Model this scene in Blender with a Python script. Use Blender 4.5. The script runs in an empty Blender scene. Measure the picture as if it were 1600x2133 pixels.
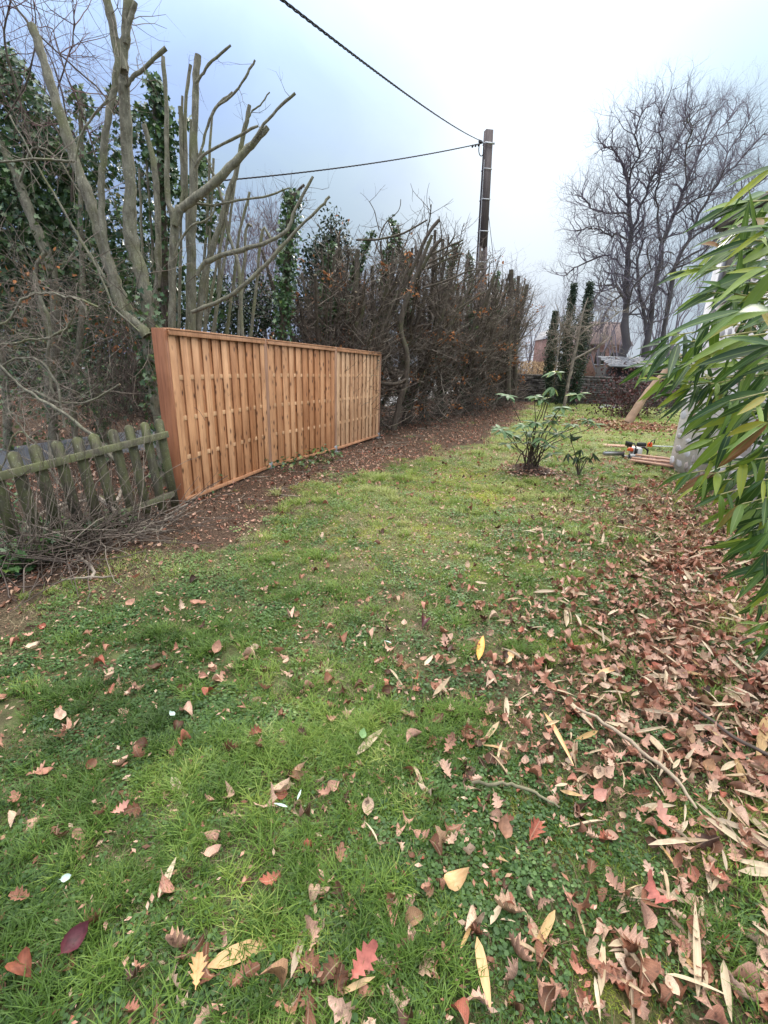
import bpy, math, random
import numpy as np
rng = np.random.default_rng(7)
random.seed(7)
S = bpy.context.scene
COL = S.collection

# ------------------------------------------------------------------ camera
FPX, PITCH, ROLL, CH = 950.0, math.radians(17.8), math.radians(-1.9), 1.57
CF = np.array([0, math.cos(PITCH), -math.sin(PITCH)])
CU0 = np.array([0, math.sin(PITCH), math.cos(PITCH)])
CR0 = np.array([1.0, 0, 0])
CR = CR0*math.cos(ROLL) - CU0*math.sin(ROLL)
CU = CR0*math.sin(ROLL) + CU0*math.cos(ROLL)
CC = np.array([0, 0, CH])
from mathutils import Matrix, Vector
cd = bpy.data.cameras.new('camera')
cam = bpy.data.objects.new('camera', cd); COL.objects.link(cam)
cd.sensor_fit = 'VERTICAL'; cd.sensor_height = 24.0; cd.sensor_width = 24.0
cd.lens = 24.0*FPX/2133.0
cd.clip_start = 0.02; cd.clip_end = 2000
M = Matrix.Identity(4)
for i in range(3):
    M[i][0] = CR[i]; M[i][1] = CU[i]; M[i][2] = -CF[i]; M[i][3] = CC[i]
cam.matrix_world = M
S.camera = cam

def ray(px, py): return CF + (px-800)/FPX*CR + (1066.5-py)/FPX*CU
def gp(px, py, z=0.0):
    d = ray(px, py); return CC + d*((z-CH)/d[2])
def at(px, py, Y):
    d = ray(px, py); return CC + d*(Y/d[1])
def pj(P):
    d = np.asarray(P, float)-CC; z = d@CF
    return 800+FPX*(d@CR)/z, 1066.5-FPX*(d@CU)/z

# ------------------------------------------------------------------ light
SUND = ray(1090, 120); SUND = SUND/np.linalg.norm(SUND)       # brightest part of the cloud
SEL = math.asin(SUND[2]); SAZ = math.atan2(SUND[0], SUND[1])
W = bpy.data.worlds.new('World'); S.world = W; W.use_nodes = True
nt = W.node_tree; nt.nodes.clear()
def N(nt, t, **k):
    n = nt.nodes.new(t)
    for a, v in k.items():
        setattr(n, a, v)
    return n
out = N(nt, 'ShaderNodeOutputWorld'); bg = N(nt, 'ShaderNodeBackground'); bg.inputs['Strength'].default_value = 0.10
sky = N(nt, 'ShaderNodeTexSky'); sky.sky_type = 'NISHITA'; sky.sun_disc = False
sky.sun_elevation = SEL; sky.sun_rotation = SAZ; sky.air_density = 1.0; sky.dust_density = 2.0
tc = N(nt, 'ShaderNodeTexCoord')
def vmath(nt, op, a, b=None):
    n = N(nt, 'ShaderNodeVectorMath', operation=op)
    for i, v in enumerate((a, b)):
        if v is None: continue
        if hasattr(v, 'is_linked') or hasattr(v, 'links'): nt.links.new(v, n.inputs[i])
        else: n.inputs[i].default_value = v
    return n
def fmath(nt, op, a, b=None, c=None, clamp=False):
    n = N(nt, 'ShaderNodeMath', operation=op, use_clamp=clamp)
    for i, v in enumerate((a, b, c)):
        if v is None: continue
        if hasattr(v, 'links'): nt.links.new(v, n.inputs[i])
        else: n.inputs[i].default_value = v
    return n.outputs[0]
def mixc(nt, fac, a, b, mode='MIX'):
    n = N(nt, 'ShaderNodeMix', data_type='RGBA', blend_type=mode)
    for i, v in ((0, fac), (6, a), (7, b)):
        if hasattr(v, 'links'): nt.links.new(v, n.inputs[i])
        elif i == 0: n.inputs[0].default_value = v
        else: n.inputs[i].default_value = (*v, 1) if len(v) == 3 else v
    return n.outputs[2]
def noise(nt, vec, scale, detail=4, rough=0.55, dist=0.0):
    n = N(nt, 'ShaderNodeTexNoise'); n.inputs['Scale'].default_value = scale
    n.inputs['Detail'].default_value = detail; n.inputs['Roughness'].default_value = rough
    n.inputs['Distortion'].default_value = dist
    if vec is not None: nt.links.new(vec, n.inputs['Vector'])
    return n.outputs['Fac']
def ramp(nt, fac, stops, interp='LINEAR'):
    n = N(nt, 'ShaderNodeValToRGB'); cr = n.color_ramp; cr.interpolation = interp
    while len(cr.elements) < len(stops): cr.elements.new(0.5)
    for e, (p, c) in zip(cr.elements, stops):
        e.position = p; e.color = (*c, 1) if len(c) == 3 else c
    nt.links.new(fac, n.inputs['Fac']); return n.outputs['Color']
dirv = tc.outputs['Generated']
nrm = vmath(nt, 'NORMALIZE', dirv).outputs[0]
stretch = vmath(nt, 'MULTIPLY', nrm, (1.0, 1.0, 1.7)).outputs[0]
n1 = fmath(nt, 'MULTIPLY_ADD', noise(nt, stretch, 5.5, 5, 0.55, 0.4), 0.30, fmath(nt, 'MULTIPLY_ADD', noise(nt, stretch, 1.5, 2, 0.4, 0.25), 0.85, -0.075))
cl = ramp(nt, n1, [(0.34, (0.32, 0.41, 0.80)), (0.5, (0.37, 0.51, 0.80)), (0.68, (0.46, 0.62, 0.78))])
# cloud cover is brighter overhead than at the horizon and brightest in front of the sun
sep = N(nt, 'ShaderNodeSeparateXYZ'); nt.links.new(nrm, sep.inputs[0])
zs_ = fmath(nt, 'MAXIMUM', sep.outputs[2], 0.0)
zen = fmath(nt, 'MULTIPLY_ADD', fmath(nt, 'POWER', zs_, 3.0), 4.6, 0.385)
cl = mixc(nt, fmath(nt, 'MULTIPLY', fmath(nt, 'MULTIPLY_ADD', sep.outputs[0], 1.6, 0.15, clamp=True), 0.8), cl, (0.50, 0.66, 0.78))      # thinner, paler cloud towards the right
hi_ = fmath(nt, 'MULTIPLY', fmath(nt, 'SUBTRACT', zs_, 0.45), 3.0, clamp=True)
cl = mixc(nt, hi_, cl, (0.60, 0.60, 0.59))
def glow(px, py, k, amp):
    d = ray(px, py); d = d/np.linalg.norm(d)
    dt = vmath(nt, 'DOT_PRODUCT', nrm, tuple(d)).outputs['Value']
    return fmath(nt, 'MULTIPLY', fmath(nt, 'POWER', fmath(nt, 'MAXIMUM', dt, 0.0), k), amp)
g = fmath(nt, 'ADD', glow(1060, 120, 60, 0.08), glow(1110, 540, 45, 0.38))
g = fmath(nt, 'ADD', g, glow(1250, 380, 7, 0.035))
gv = N(nt, 'ShaderNodeCombineColor')
for i in range(3): nt.links.new(g, gv.inputs[i])
tot = mixc(nt, 1.0, cl, gv.outputs[0], 'ADD')
zc = N(nt, 'ShaderNodeCombineColor')
for i in range(3): nt.links.new(zen, zc.inputs[i])
tot = mixc(nt, 1.0, tot, zc.outputs[0], 'MULTIPLY')
tot = mixc(nt, 1.0, tot, (10, 10, 10), 'MULTIPLY')
fin = mixc(nt, 0.965, sky.outputs[0], tot)
nt.links.new(fin, bg.inputs['Color']); nt.links.new(bg.outputs[0], out.inputs['Surface'])

sl = bpy.data.lights.new('sun', 'SUN'); sl.energy = 1.5; sl.angle = math.radians(18); sl.color = (1.0, 0.93, 0.82)
so = bpy.data.objects.new('sun', sl); COL.objects.link(so)
so.rotation_euler = Vector(tuple(-SUND)).to_track_quat('-Z', 'Y').to_euler()
so.location = (0, 0, 12)
vs = S.view_settings; vs.view_transform = 'Standard'; vs.look = 'None'; vs.gamma = 1; vs.exposure = 0.97; vs.use_curve_mapping = False

# ------------------------------------------------------------------ materials
def mat(name, build, rough=0.7, bump=None, spec=0.3, trans=0.0):
    m = bpy.data.materials.new(name); m.use_nodes = True; t = m.node_tree
    b = t.nodes['Principled BSDF']; b.inputs['Roughness'].default_value = rough
    b.inputs['Specular IOR Level'].default_value = spec
    t_c = N(t, 'ShaderNodeTexCoord'); oi = N(t, 'ShaderNodeObjectInfo')
    r = build(t, t_c, oi)
    h = None
    if isinstance(r, tuple): r, h = r
    t.links.new(r, b.inputs['Base Color'])
    if h is not None and bump:
        bn = N(t, 'ShaderNodeBump'); bn.inputs['Strength'].default_value = bump[0]; bn.inputs['Distance'].default_value = bump[1]
        t.links.new(h, bn.inputs['Height']); t.links.new(bn.outputs[0], b.inputs['Normal'])
    if trans > 0:
        tr = N(t, 'ShaderNodeBsdfTranslucent'); t.links.new(r, tr.inputs['Color'])
        mx = N(t, 'ShaderNodeMixShader'); mx.inputs[0].default_value = trans
        t.links.new(b.outputs[0], mx.inputs[1]); t.links.new(tr.outputs[0], mx.inputs[2])
        t.links.new(mx.outputs[0], t.nodes['Material Output'].inputs['Surface'])
    return m
def wpos(t):
    g_ = N(t, 'ShaderNodeNewGeometry'); return g_.outputs['Position']
def shifted(t, c, oi, k=37.0):
    s = fmath(t, 'MULTIPLY', oi.outputs['Random'], k)
    cx = N(t, 'ShaderNodeCombineXYZ'); [t.links.new(s, cx.inputs[i]) for i in range(3)]
    return vmath(t, 'ADD', c, cx.outputs[0]).outputs[0]
def attr(t, name, kind='GEOMETRY'):
    a = N(t, 'ShaderNodeAttribute', attribute_type=kind, attribute_name=name); return a.outputs['Fac']

def plain(col, var=0.25, scale=8, rough=0.7, spec=0.3, bump=None):
    def b(t, c, oi):
        p = shifted(t, c.outputs['Object'], oi)
        n_ = noise(t, p, scale, 5, 0.6)
        lo = tuple(x*(1-var) for x in col); hi = tuple(min(1, x*(1+var)) for x in col)
        return ramp(t, n_, [(0.3, lo), (0.7, hi)]), n_
    return b
def bark(c1, c2, moss, mossamt=0.5, scale=6):
    def b(t, c, oi):
        p = wpos(t)
        st = vmath(t, 'MULTIPLY', p, (1, 1, 0.35)).outputs[0]
        n_ = noise(t, st, scale*4, 6, 0.7)
        base = ramp(t, n_, [(0.3, c1), (0.55, tuple((a+b_)/2 for a, b_ in zip(c1, c2))), (0.75, c2)])
        m_ = noise(t, p, 3.0, 4, 0.6)
        mk = ramp(t, m_, [(0.62-mossamt*0.25, (0, 0, 0)), (0.75-mossamt*0.15, (1, 1, 1))])
        col = mixc(t, fmath(t, 'MULTIPLY', mk, 0.8), base, moss)
        sp = noise(t, p, 55, 3, 0.6)
        col = mixc(t, fmath(t, 'MULTIPLY', ramp(t, sp, [(0.6, (0,)*3), (0.7, (1,)*3)]), 0.45), col, tuple(min(1, x*1.7) for x in c2))
        return col, n_
    return b
def leafmat(name, stops, rough=0.45, spec=0.4, trans=0.25, source='attr'):
    def b(t, c, oi):
        f = attr(t, 'tone') if source == 'attr' else oi.outputs['Random']
        col = ramp(t, f, stops)
        n_ = noise(t, c.outputs['Object'], 60, 3, 0.6)
        return mixc(t, 0.5, col, ramp(t, n_, [(0.35, (0.55,)*3), (0.7, (1.25,)*3)]), 'MULTIPLY'), n_
    return mat(name, b, rough, (0.25, 0.004), spec, trans)

MB_BARK = mat('bark_grey_green', bark((0.11, 0.098, 0.07), (0.42, 0.395, 0.30), (0.20, 0.205, 0.10), 0.5), 0.85, (1.0, 0.02), 0.2)
MB_DARK = mat('bark_dark', bark((0.05, 0.04, 0.032), (0.19, 0.155, 0.12), (0.09, 0.095, 0.04), 0.4), 0.85, (0.6, 0.01), 0.2)
M_TWIG = mat('twig_brown', plain((0.115, 0.088, 0.072), 0.5, 5), 0.8)
M_TWIGG = mat('twig_grey', plain((0.27, 0.225, 0.18), 0.45, 5), 0.8)
M_TWIGY = mat('twig_mossy', plain((0.17, 0.155, 0.095), 0.45, 9), 0.8)
M_FARB = mat('far_bark', plain((0.12, 0.105, 0.11), 0.3, 1.0), 0.9)
M_FART = mat('far_twig', plain((0.19, 0.165, 0.20), 0.3, 1.0), 0.9)
M_CATK = mat('catkin_twig', plain((0.23, 0.18, 0.19), 0.3, 1.0), 0.9)
M_CUT = mat('cut_wood', plain((0.42, 0.33, 0.21), 0.3, 30), 0.8)
M_IVY = leafmat('ivy_leaf', [(0.0, (0.020, 0.045, 0.016)), (0.4, (0.055, 0.125, 0.036)), (0.75, (0.11, 0.20, 0.06)), (0.93, (0.20, 0.30, 0.07)), (1.0, (0.30, 0.20, 0.05))], 0.33, 0.6, 0.12)
M_EVER = leafmat('evergreen_leaf', [(0.0, (0.016, 0.030, 0.015)), (0.6, (0.034, 0.06, 0.028)), (1.0, (0.07, 0.11, 0.045))], 0.5, 0.4, 0.1)
M_DEAD = leafmat('dead_leaf', [(0.0, (0.20, 0.075, 0.03)), (0.5, (0.42, 0.17, 0.065)), (1.0, (0.60, 0.30, 0.14))], 0.7, 0.2, 0.25)
LITSTOPS = [(0.0, (0.055, 0.028, 0.018)), (0.12, (0.14, 0.065, 0.035)), (0.26, (0.28, 0.125, 0.072)), (0.42, (0.44, 0.215, 0.14)), (0.56, (0.54, 0.32, 0.23)), (0.70, (0.68, 0.47, 0.35)), (0.80, (0.42, 0.125, 0.075)), (0.90, (0.68, 0.52, 0.38)), (1.0, (0.33, 0.18, 0.09))]
def litter(source):
    def b(t, c, oi):
        f = attr(t, 'tone') if source == 'attr' else oi.outputs['Random']
        col = ramp(t, f, LITSTOPS)
        p = shifted(t, c.outputs['Object'], oi)
        n_ = noise(t, p, 45, 4, 0.65)
        n2 = noise(t, p, 260, 2, 0.5)
        col = mixc(t, 0.65, col, ramp(t, n_, [(0.3, (0.5, 0.45, 0.42)), (0.68, (1.35, 1.3, 1.3))]), 'MULTIPLY')
        if source == 'object':          # veins and blotches on the leaves one can see singly
            sx = N(t, 'ShaderNodeSeparateXYZ'); t.links.new(c.outputs['Object'], sx.inputs[0]); ax = fmath(t, 'ABSOLUTE', sx.outputs[0])
            rib = ramp(t, ax, [(0.0, (1,)*3), (0.012, (1,)*3), (0.022, (0,)*3)])
            vy = fmath(t, 'SINE', fmath(t, 'MULTIPLY', fmath(t, 'SUBTRACT', sx.outputs[1], fmath(t, 'MULTIPLY', ax, 0.9)), 62.0))
            col = mixc(t, 0.30, col, ramp(t, vy, [(0.0, (0.72,)*3), (0.85, (1.0,)*3), (1.0, (1.5,)*3)]), 'MULTIPLY')
            col = mixc(t, fmath(t, 'MULTIPLY', rib, 0.45), col, (0.55, 0.40, 0.27))
            bl = noise(t, vmath(t, 'MULTIPLY', p, (4, 4, 4)).outputs[0], 1.0, 4, 0.6)
            col = mixc(t, ramp(t, bl, [(0.56, (0,)*3), (0.66, (0.7,)*3)]), col, (0.09, 0.05, 0.035))
        return mixc(t, 0.25, col, ramp(t, n2, [(0.35, (0.5,)*3), (0.65, (1.3,)*3)]), 'MULTIPLY'), n_
    return mat('fallen_leaf_'+source, b, 0.55, (0.4, 0.003), 0.35, 0.15)
M_LIT, M_LITO = litter('attr'), litter('object')
M_SHEATH = mat('bamboo_sheath', lambda t, c, oi: (mixc(t, 1.0, ramp(t, oi.outputs['Random'], [(0, (0.50, 0.38, 0.24)), (0.5, (0.60, 0.48, 0.33)), (0.8, (0.44, 0.34, 0.24)), (1, (0.55, 0.34, 0.13))]),
        ramp(t, noise(t, vmath(t, 'MULTIPLY', c.outputs['Object'], (260, 6, 40)).outputs[0], 1.0, 3), [(0.3, (0.68,)*3), (0.7, (1.15,)*3)]), 'MULTIPLY'),
        noise(t, vmath(t, 'MULTIPLY', c.outputs['Object'], (260, 6, 40)).outputs[0], 1.0, 3)), 0.5, (0.3, 0.002), 0.3, 0.1)

# ------------------------------------------------------------------ object helpers
def link(o, parent=None):
    COL.objects.link(o)
    if parent is not None: o.parent = parent
    return o
def tag(o, label=None, cat=None, group=None, kind=None):
    if label: o['label'] = label
    if cat: o['category'] = cat
    if group: o['group'] = group
    if kind: o['kind'] = kind
    return o
def empty(name, label, cat, group=None):
    return tag(link(bpy.data.objects.new(name, None)), label, cat, group)
def mesh_np(name, V, F, mats, parent=None, tone=None, mi=None, smooth=False, link_it=True):
    """V (n,3); F (m,k) with k = 3 or 4, or a list of such arrays"""
    me = bpy.data.meshes.new(name)
    V = np.asarray(V, np.float32)
    Fs = F if isinstance(F, list) else [F]
    Fs = [np.asarray(f, np.int32) for f in Fs if len(f)]
    lv = np.concatenate([f.ravel() for f in Fs]); tot = np.concatenate([np.full(len(f), f.shape[1], np.int32) for f in Fs])
    st = np.concatenate([[0], np.cumsum(tot)[:-1]]).astype(np.int32)
    me.vertices.add(len(V)); me.vertices.foreach_set('co', V.ravel())
    me.loops.add(len(lv)); me.loops.foreach_set('vertex_index', lv)
    me.polygons.add(len(tot)); me.polygons.foreach_set('loop_start', st); me.polygons.foreach_set('loop_total', tot)
    if mi is not None: me.polygons.foreach_set('material_index', np.asarray(mi, np.int32))
    if smooth: me.polygons.foreach_set('use_smooth', np.ones(len(tot), bool))
    if tone is not None:
        a = me.attributes.new('tone', 'FLOAT', 'POINT'); a.data.foreach_set('value', np.asarray(tone, np.float32))
    for m in (mats if isinstance(mats, (list, tuple)) else [mats]): me.materials.append(m)
    me.update(calc_edges=True)
    o = bpy.data.objects.new(name, me)
    if link_it: link(o, parent)
    return o

class MB:
    def __init__(s): s.V = []; s.Q = []; s.T = []; s.qm = []; s.tm = []; s.n = 0
    def add(s, V, Q=None, T=None, m=0):
        V = np.asarray(V, float)
        if Q is not None and len(Q): Q = np.asarray(Q, int); s.Q.append(Q+s.n); s.qm.append(np.full(len(Q), m))
        if T is not None and len(T): T = np.asarray(T, int); s.T.append(T+s.n); s.tm.append(np.full(len(T), m))
        s.V.append(V); s.n += len(V)
    def tube(s, P, R, k=6, cap=True, capm=0, m=0):
        P = np.asarray(P, float); n = len(P); R = np.broadcast_to(np.asarray(R, float), (n,))
        T = np.gradient(P, axis=0); T /= np.linalg.norm(T, axis=1)[:, None]+1e-9
        mt = T.mean(0); ref = np.eye(3)[np.argmin(np.abs(mt))]
        A = np.cross(T, ref); A /= np.linalg.norm(A, axis=1)[:, None]+1e-9
        B = np.cross(T, A)
        th = np.arange(k)*2*math.pi/k
        V = P[:, None]+R[:, None, None]*(np.cos(th)[None, :, None]*A[:, None]+np.sin(th)[None, :, None]*B[:, None])
        V = V.reshape(-1, 3)
        i = np.arange(n-1)[:, None]*k; j = np.arange(k)[None]; j2 = (j+1) % k
        Q = np.stack([i+j, i+j2, i+k+j2, i+k+j], -1).reshape(-1, 4)
        s.add(V, Q, m=m)
        if cap and k > 3:
            s.add(np.vstack([V[-k:], P[-1:]]), T=[(a, (a+1) % k, k) for a in range(k)], m=capm)
    def box(s, c, d, R=None, m=0):
        x, y, z = np.asarray(d)/2.0
        V = np.array([(a*x, b*y, c_*z) for a in (-1, 1) for b in (-1, 1) for c_ in (-1, 1)])
        if R is not None: V = V@np.asarray(R).T
        s.add(V+np.asarray(c, float), [(0, 1, 3, 2), (4, 6, 7, 5), (0, 4, 5, 1), (2, 3, 7, 6), (0, 2, 6, 4), (1, 5, 7, 3)], m=m)
    def build(s, name, mats, parent=None, smooth=False, kind=None):
        F = []; mi = []
        if s.Q: F.append(np.vstack(s.Q)); mi.append(np.concatenate(s.qm))
        if s.T: F.append(np.vstack(s.T)); mi.append(np.concatenate(s.tm))
        o = mesh_np(name, np.vstack(s.V), F, mats, parent, mi=np.concatenate(mi), smooth=smooth)
        if kind: o['kind'] = kind
        return o
def rotz(a): c, s_ = math.cos(a), math.sin(a); return np.array([[c, -s_, 0], [s_, c, 0], [0, 0, 1]])

def bez_box(mb, c, d, ch, R=None, m=0):
    """box with chamfered vertical edges and top rim"""
    x, y, z = np.asarray(d, float)/2
    ring = np.array([(-x+ch, -y), (x-ch, -y), (x, -y+ch), (x, y-ch), (x-ch, y), (-x+ch, y), (-x, y-ch), (-x, -y+ch)])
    lay = [(-z, 1), (z-ch, 1), (z, 0)]
    V = []
    for zz, f in lay:
        r_ = ring if f else ring*np.array([(x-ch)/x, (y-ch)/y])
        V += [(a, b, zz) for a, b in r_]
    V = np.array(V)
    Q = [(i+k*8, (i+1) % 8+k*8, (i+1) % 8+k*8+8, i+k*8+8) for k in range(2) for i in range(8)]
    Q += [(16, 17, 22, 23)[::1], (17, 18, 21, 22), (18, 19, 20, 21)]
    if R is not None: V = V@np.asarray(R).T
    mb.add(V+np.asarray(c, float), Q, m=m)

# ---- leaf templates: length along +Y, width X, normal Z
def T_blade(w=0.16, droop=0.15, fold=0.05, n=5):
    """lance-shaped leaf, unit length"""
    ys = np.linspace(0, 1, n+1); V = []; F = []
    for i, y in enumerate(ys):
        hw = w*0.5*(math.sin(math.pi*min(1, y**0.75))**0.8 if 0 < y < 1 else 0.04)
        z = -droop*y*y
        V += [(-hw, y, z+fold*hw/w*2), (0, y, z), (hw, y, z+fold*hw/w*2)]
    for i in range(n):
        a = i*3
        F += [(a, a+1, a+4, a+3), (a+1, a+2, a+5, a+4)]
    return np.array(V), np.array(F)
def T_outline(pts, curl=0.15, fold=0.1, seed=0):
    """leaf from half outline points (x, y): symmetric, quads against the midrib"""
    r_ = np.random.default_rng(seed); V = []; F = []
    for x, y in pts:
        z = curl*(y-0.5)**2*2
        zz = fold*x*2
        V += [(-x, y, z+zz+r_.normal(0, .025)), (0, y, z), (x, y, z+zz*0.8+r_.normal(0, .035))]
    for i in range(len(pts)-1):
        a = i*3
        F += [(a, a+1, a+4, a+3), (a+1, a+2, a+5, a+4)]
    return np.array(V), np.array(F)
OAK = [(0.015, 0.0), (0.02, 0.12), (0.13, 0.2), (0.08, 0.27), (0.24, 0.38), (0.12, 0.46), (0.33, 0.60), (0.16, 0.66), (0.27, 0.80), (0.13, 0.84), (0.10, 0.97), (0.01, 1.0)]
BEECH = [(0.01, 0.0), (0.02, 0.1), (0.2, 0.22), (0.3, 0.42), (0.29, 0.6), (0.18, 0.82), (0.01, 1.0)]
IVY = (np.array([(0, 0, 0), (-.42, -.12, .05), (-.30, .18, .03), (-.55, .42, .08), (-.22, .52, .04), (0, 1, -.06), (.22, .52, .04), (.55, .42, .08), (.30, .18, .03), (.42, -.12, .05), (0, .45, -.02)]),
       np.array([(10, 0, 1), (10, 1, 2), (10, 2, 3), (10, 3, 4), (10, 4, 5), (10, 5, 6), (10, 6, 7), (10, 7, 8), (10, 8, 9), (10, 9, 0)]))
OVAL = (np.array([(0, 0, 0), (-.28, .35, .08), (-.2, .75, .05), (0, 1, -.08), (.2, .75, .05), (.28, .35, .08), (0, .5, 0)]),
        np.array([(6, 0, 1), (6, 1, 2), (6, 2, 3), (6, 3, 4), (6, 4, 5), (6, 5, 0)]))
SMALL = (np.array([(0, 0, 0), (-.22, .5, .06), (0, 1, 0), (.22, .5, .06)]), np.array([(0, 3, 2, 1)]))
def unit(a): return a/(np.linalg.norm(a, axis=-1, keepdims=True)+1e-9)
def frames(d, nrm_):
    y = unit(d); z = nrm_-(nrm_*y).sum(-1, keepdims=True)*y; z = unit(z); x = np.cross(y, z)
    return np.stack([x, y, z], -1)           # columns
def scatter(name, tmpl, pos, Rm, size, mats, parent=None, tone=None, kind='stuff', smooth=False):
    V0, F0 = tmpl; n = len(pos)
    size = np.broadcast_to(np.asarray(size, float), (n,))
    V = np.einsum('nij,kj->nki', Rm, V0)*size[:, None, None]+pos[:, None]
    F = (F0[None]+np.arange(n)[:, None, None]*len(V0)).reshape(-1, F0.shape[1])
    if tone is None: tone = rng.random(n)
    o = mesh_np(name, V.reshape(-1, 3), F, mats, parent, tone=np.repeat(tone, len(V0)), smooth=smooth)
    if kind: o['kind'] = kind
    return o
def rand_dirs(n, up=0.0):
    v = rng.normal(size=(n, 3)); v[:, 2] += up; return unit(v)

def walk(p, d, L, n, wig, up=0.0, bend=None):
    P = [np.asarray(p, float)]; d = np.asarray(d, float)/np.linalg.norm(d); st = L/n
    for i in range(n):
        d = d+rng.normal(size=3)*wig+np.array([0, 0, up])
        if bend is not None: d = d+bend
        d /= np.linalg.norm(d); P.append(P[-1]+d*st)
    return np.array(P), d
def limb(pts, Y, wig=0.0):
    """pts (px, py, width_px[, dY]) along a stem standing at depth Y -> world points, radii"""
    P = []; R = []
    for q in pts:
        y_ = Y+(q[3] if len(q) > 3 else 0)
        w = at(q[0], q[1], y_); P.append(w); dist = (w-CC)@CF
        R.append(q[2]*0.5*dist/FPX)
    return np.array(P), np.array(R)
def smooth_poly(P, R, m=3, wig=0.0):
    """Catmull-Rom"""
    P = np.asarray(P); n = len(P); Q = np.vstack([2*P[0]-P[1], P, 2*P[-1]-P[-2]]); out_ = []; rr = []
    for i in range(n-1):
        for k in range(m):
            t = k/m; a, b, c, d = Q[i], Q[i+1], Q[i+2], Q[i+3]
            out_.append(0.5*((2*b)+(c-a)*t+(2*a-5*b+4*c-d)*t*t+(3*b-a-3*c+d)*t**3)); rr.append(R[i]*(1-t)+R[i+1]*t)
    out_.append(P[-1]); rr.append(R[-1]); out_ = np.array(out_)
    if wig: out_[1:-1] += rng.normal(size=out_[1:-1].shape)*wig
    rr = np.array(rr)*(1+rng.normal(size=len(rr))*0.07)
    return out_, rr
# ------------------------------------------------------------------ the lie of the land
FA = math.radians(21.5)                                   # bearing of the new fence
FU = np.array([math.sin(FA), math.cos(FA), 0]); FN = np.array([-math.cos(FA), math.sin(FA), 0])
P0 = np.array([-2.28, 4.94, 0])
def sl_(x, y): return (x-P0[0])*FN[0]+(y-P0[1])*FN[1]     # distance to the left of the fence line
def ss(a, b, x): t = np.clip((x-a)/(b-a), 0, 1); return t*t*(3-2*t)
def H(x, y):
    x = np.asarray(x, float); y = np.asarray(y, float)
    near = np.exp(-((x/30)**2+(y/40)**2))
    z = 0.012*np.sin(1.7*x+0.6*y)+0.010*np.sin(0.9*y-1.3*x+1)+0.006*np.sin(4.1*x+1)*np.sin(3.7*y)
    z = z*near
    s = sl_(x, y)
    z = z+ss(5.5, 9.5, s)*0.85*ss(40, 25, y)+ss(24.5, 45, y)*0.75
    return z
def poly_px(pts): return np.array([gp(*p)[:2] for p in pts])
def inside(x, y, poly):
    x = np.asarray(x); y = np.asarray(y); r_ = np.zeros(x.shape, bool); n = len(poly)
    for i in range(n):
        x1, y1 = poly[i]; x2, y2 = poly[(i+1) % n]
        c = ((y1 > y) != (y2 > y)) & (x < (x2-x1)*(y-y1)/(y2-y1+1e-12)+x1); r_ ^= c
    return r_
def edge_dist(x, y, line):
    """signed distance to a polyline, positive on its left"""
    x = np.asarray(x, float); y = np.asarray(y, float); best = np.full(x.shape, 1e9); sg = np.zeros(x.shape)
    for (x1, y1), (x2, y2) in zip(line[:-1], line[1:]):
        dx, dy = x2-x1, y2-y1; L2 = dx*dx+dy*dy
        t = np.clip(((x-x1)*dx+(y-y1)*dy)/L2, 0, 1)
        d = np.hypot(x-x1-t*dx, y-y1-t*dy); cr = dx*(y-y1)-dy*(x-x1)
        m_ = d < best; best = np.where(m_, d, best); sg = np.where(m_, np.sign(cr), sg)
    return best*sg
def vnoise(x, y, sc, seed=0):
    x = np.asarray(x, float)*sc+seed*13.7; y = np.asarray(y, float)*sc+seed*7.3
    v = np.zeros(x.shape)
    for k in range(4):
        a = seed*1.3+k*2.1; f_ = 1.9**k
        v += (np.sin(x*f_*math.cos(a)+y*f_*math.sin(a)+1.7*np.sin(y*f_*0.7+k))*np.cos(y*f_*math.cos(a*1.7)-x*f_*0.6+k*1.9))/f_
    return np.clip(0.5+0.42*v, 0, 1)
SOIL = poly_px([(-500, 1330), (0, 1225), (180, 1165), (380, 1120), (560, 1060), (650, 1010), (800, 975), (900, 950), (1000, 925), (1050, 895), (1085, 862), (1110, 845)])
LITR = poly_px([(1340, 2600), (1180, 1900), (1130, 1650), (1150, 1450), (1190, 1300), (1230, 1180), (1200, 1080), (1330, 1010), (1380, 985)])
def masks(x, y):
    n1 = vnoise(x, y, 2.2, 1); n2 = vnoise(x, y, 6.0, 2)
    soil = ss(-0.34-0.75*ss(-.8, -1.8, x), 0.26-.25*ss(-.8, -1.8, x), edge_dist(x, y, SOIL)+0.5*(n1-0.5)+0.35*(n2-0.5))
    lit = ss(-0.45, 0.5, -edge_dist(x, y, LITR)+0.7*(n1-0.5)+0.3*(n2-0.5))
    c = gp(970, 1010); moss = np.exp(-(((x-c[0])/0.9)**2+((y-c[1])/1.1)**2))*1.0
    for q, rx, ry in (((1200, 1290), .22, .16), ((1230, 1350), .2, .12), ((1300, 2050), .12, .12), ((640, 1020), .7, .4), ((1150, 1720), .25, .12), ((1480, 1760), .2, .1), ((840, 1120), 1.0, .5), ((1080, 1180), .5, .25)):
        c = gp(*q); moss = np.maximum(moss, 0.85*np.exp(-(((x-c[0])/rx)**2+((y-c[1])/ry)**2)))
    moss = np.clip(moss*(0.3+1.0*n1)*(0.25+0.95*ss(.35, .6, vnoise(x, y, 9.0, 7))), 0, 1)
    c = gp(830, 1130); worn = 0.8*np.exp(-(((x-c[0])/0.8)**2+((y-c[1])/0.45)**2))
    worn = np.clip(worn*(0.4+n2)+0.45*ss(0.56, 0.8, n1), 0, 1)
    return soil, lit, moss, worn

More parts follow.
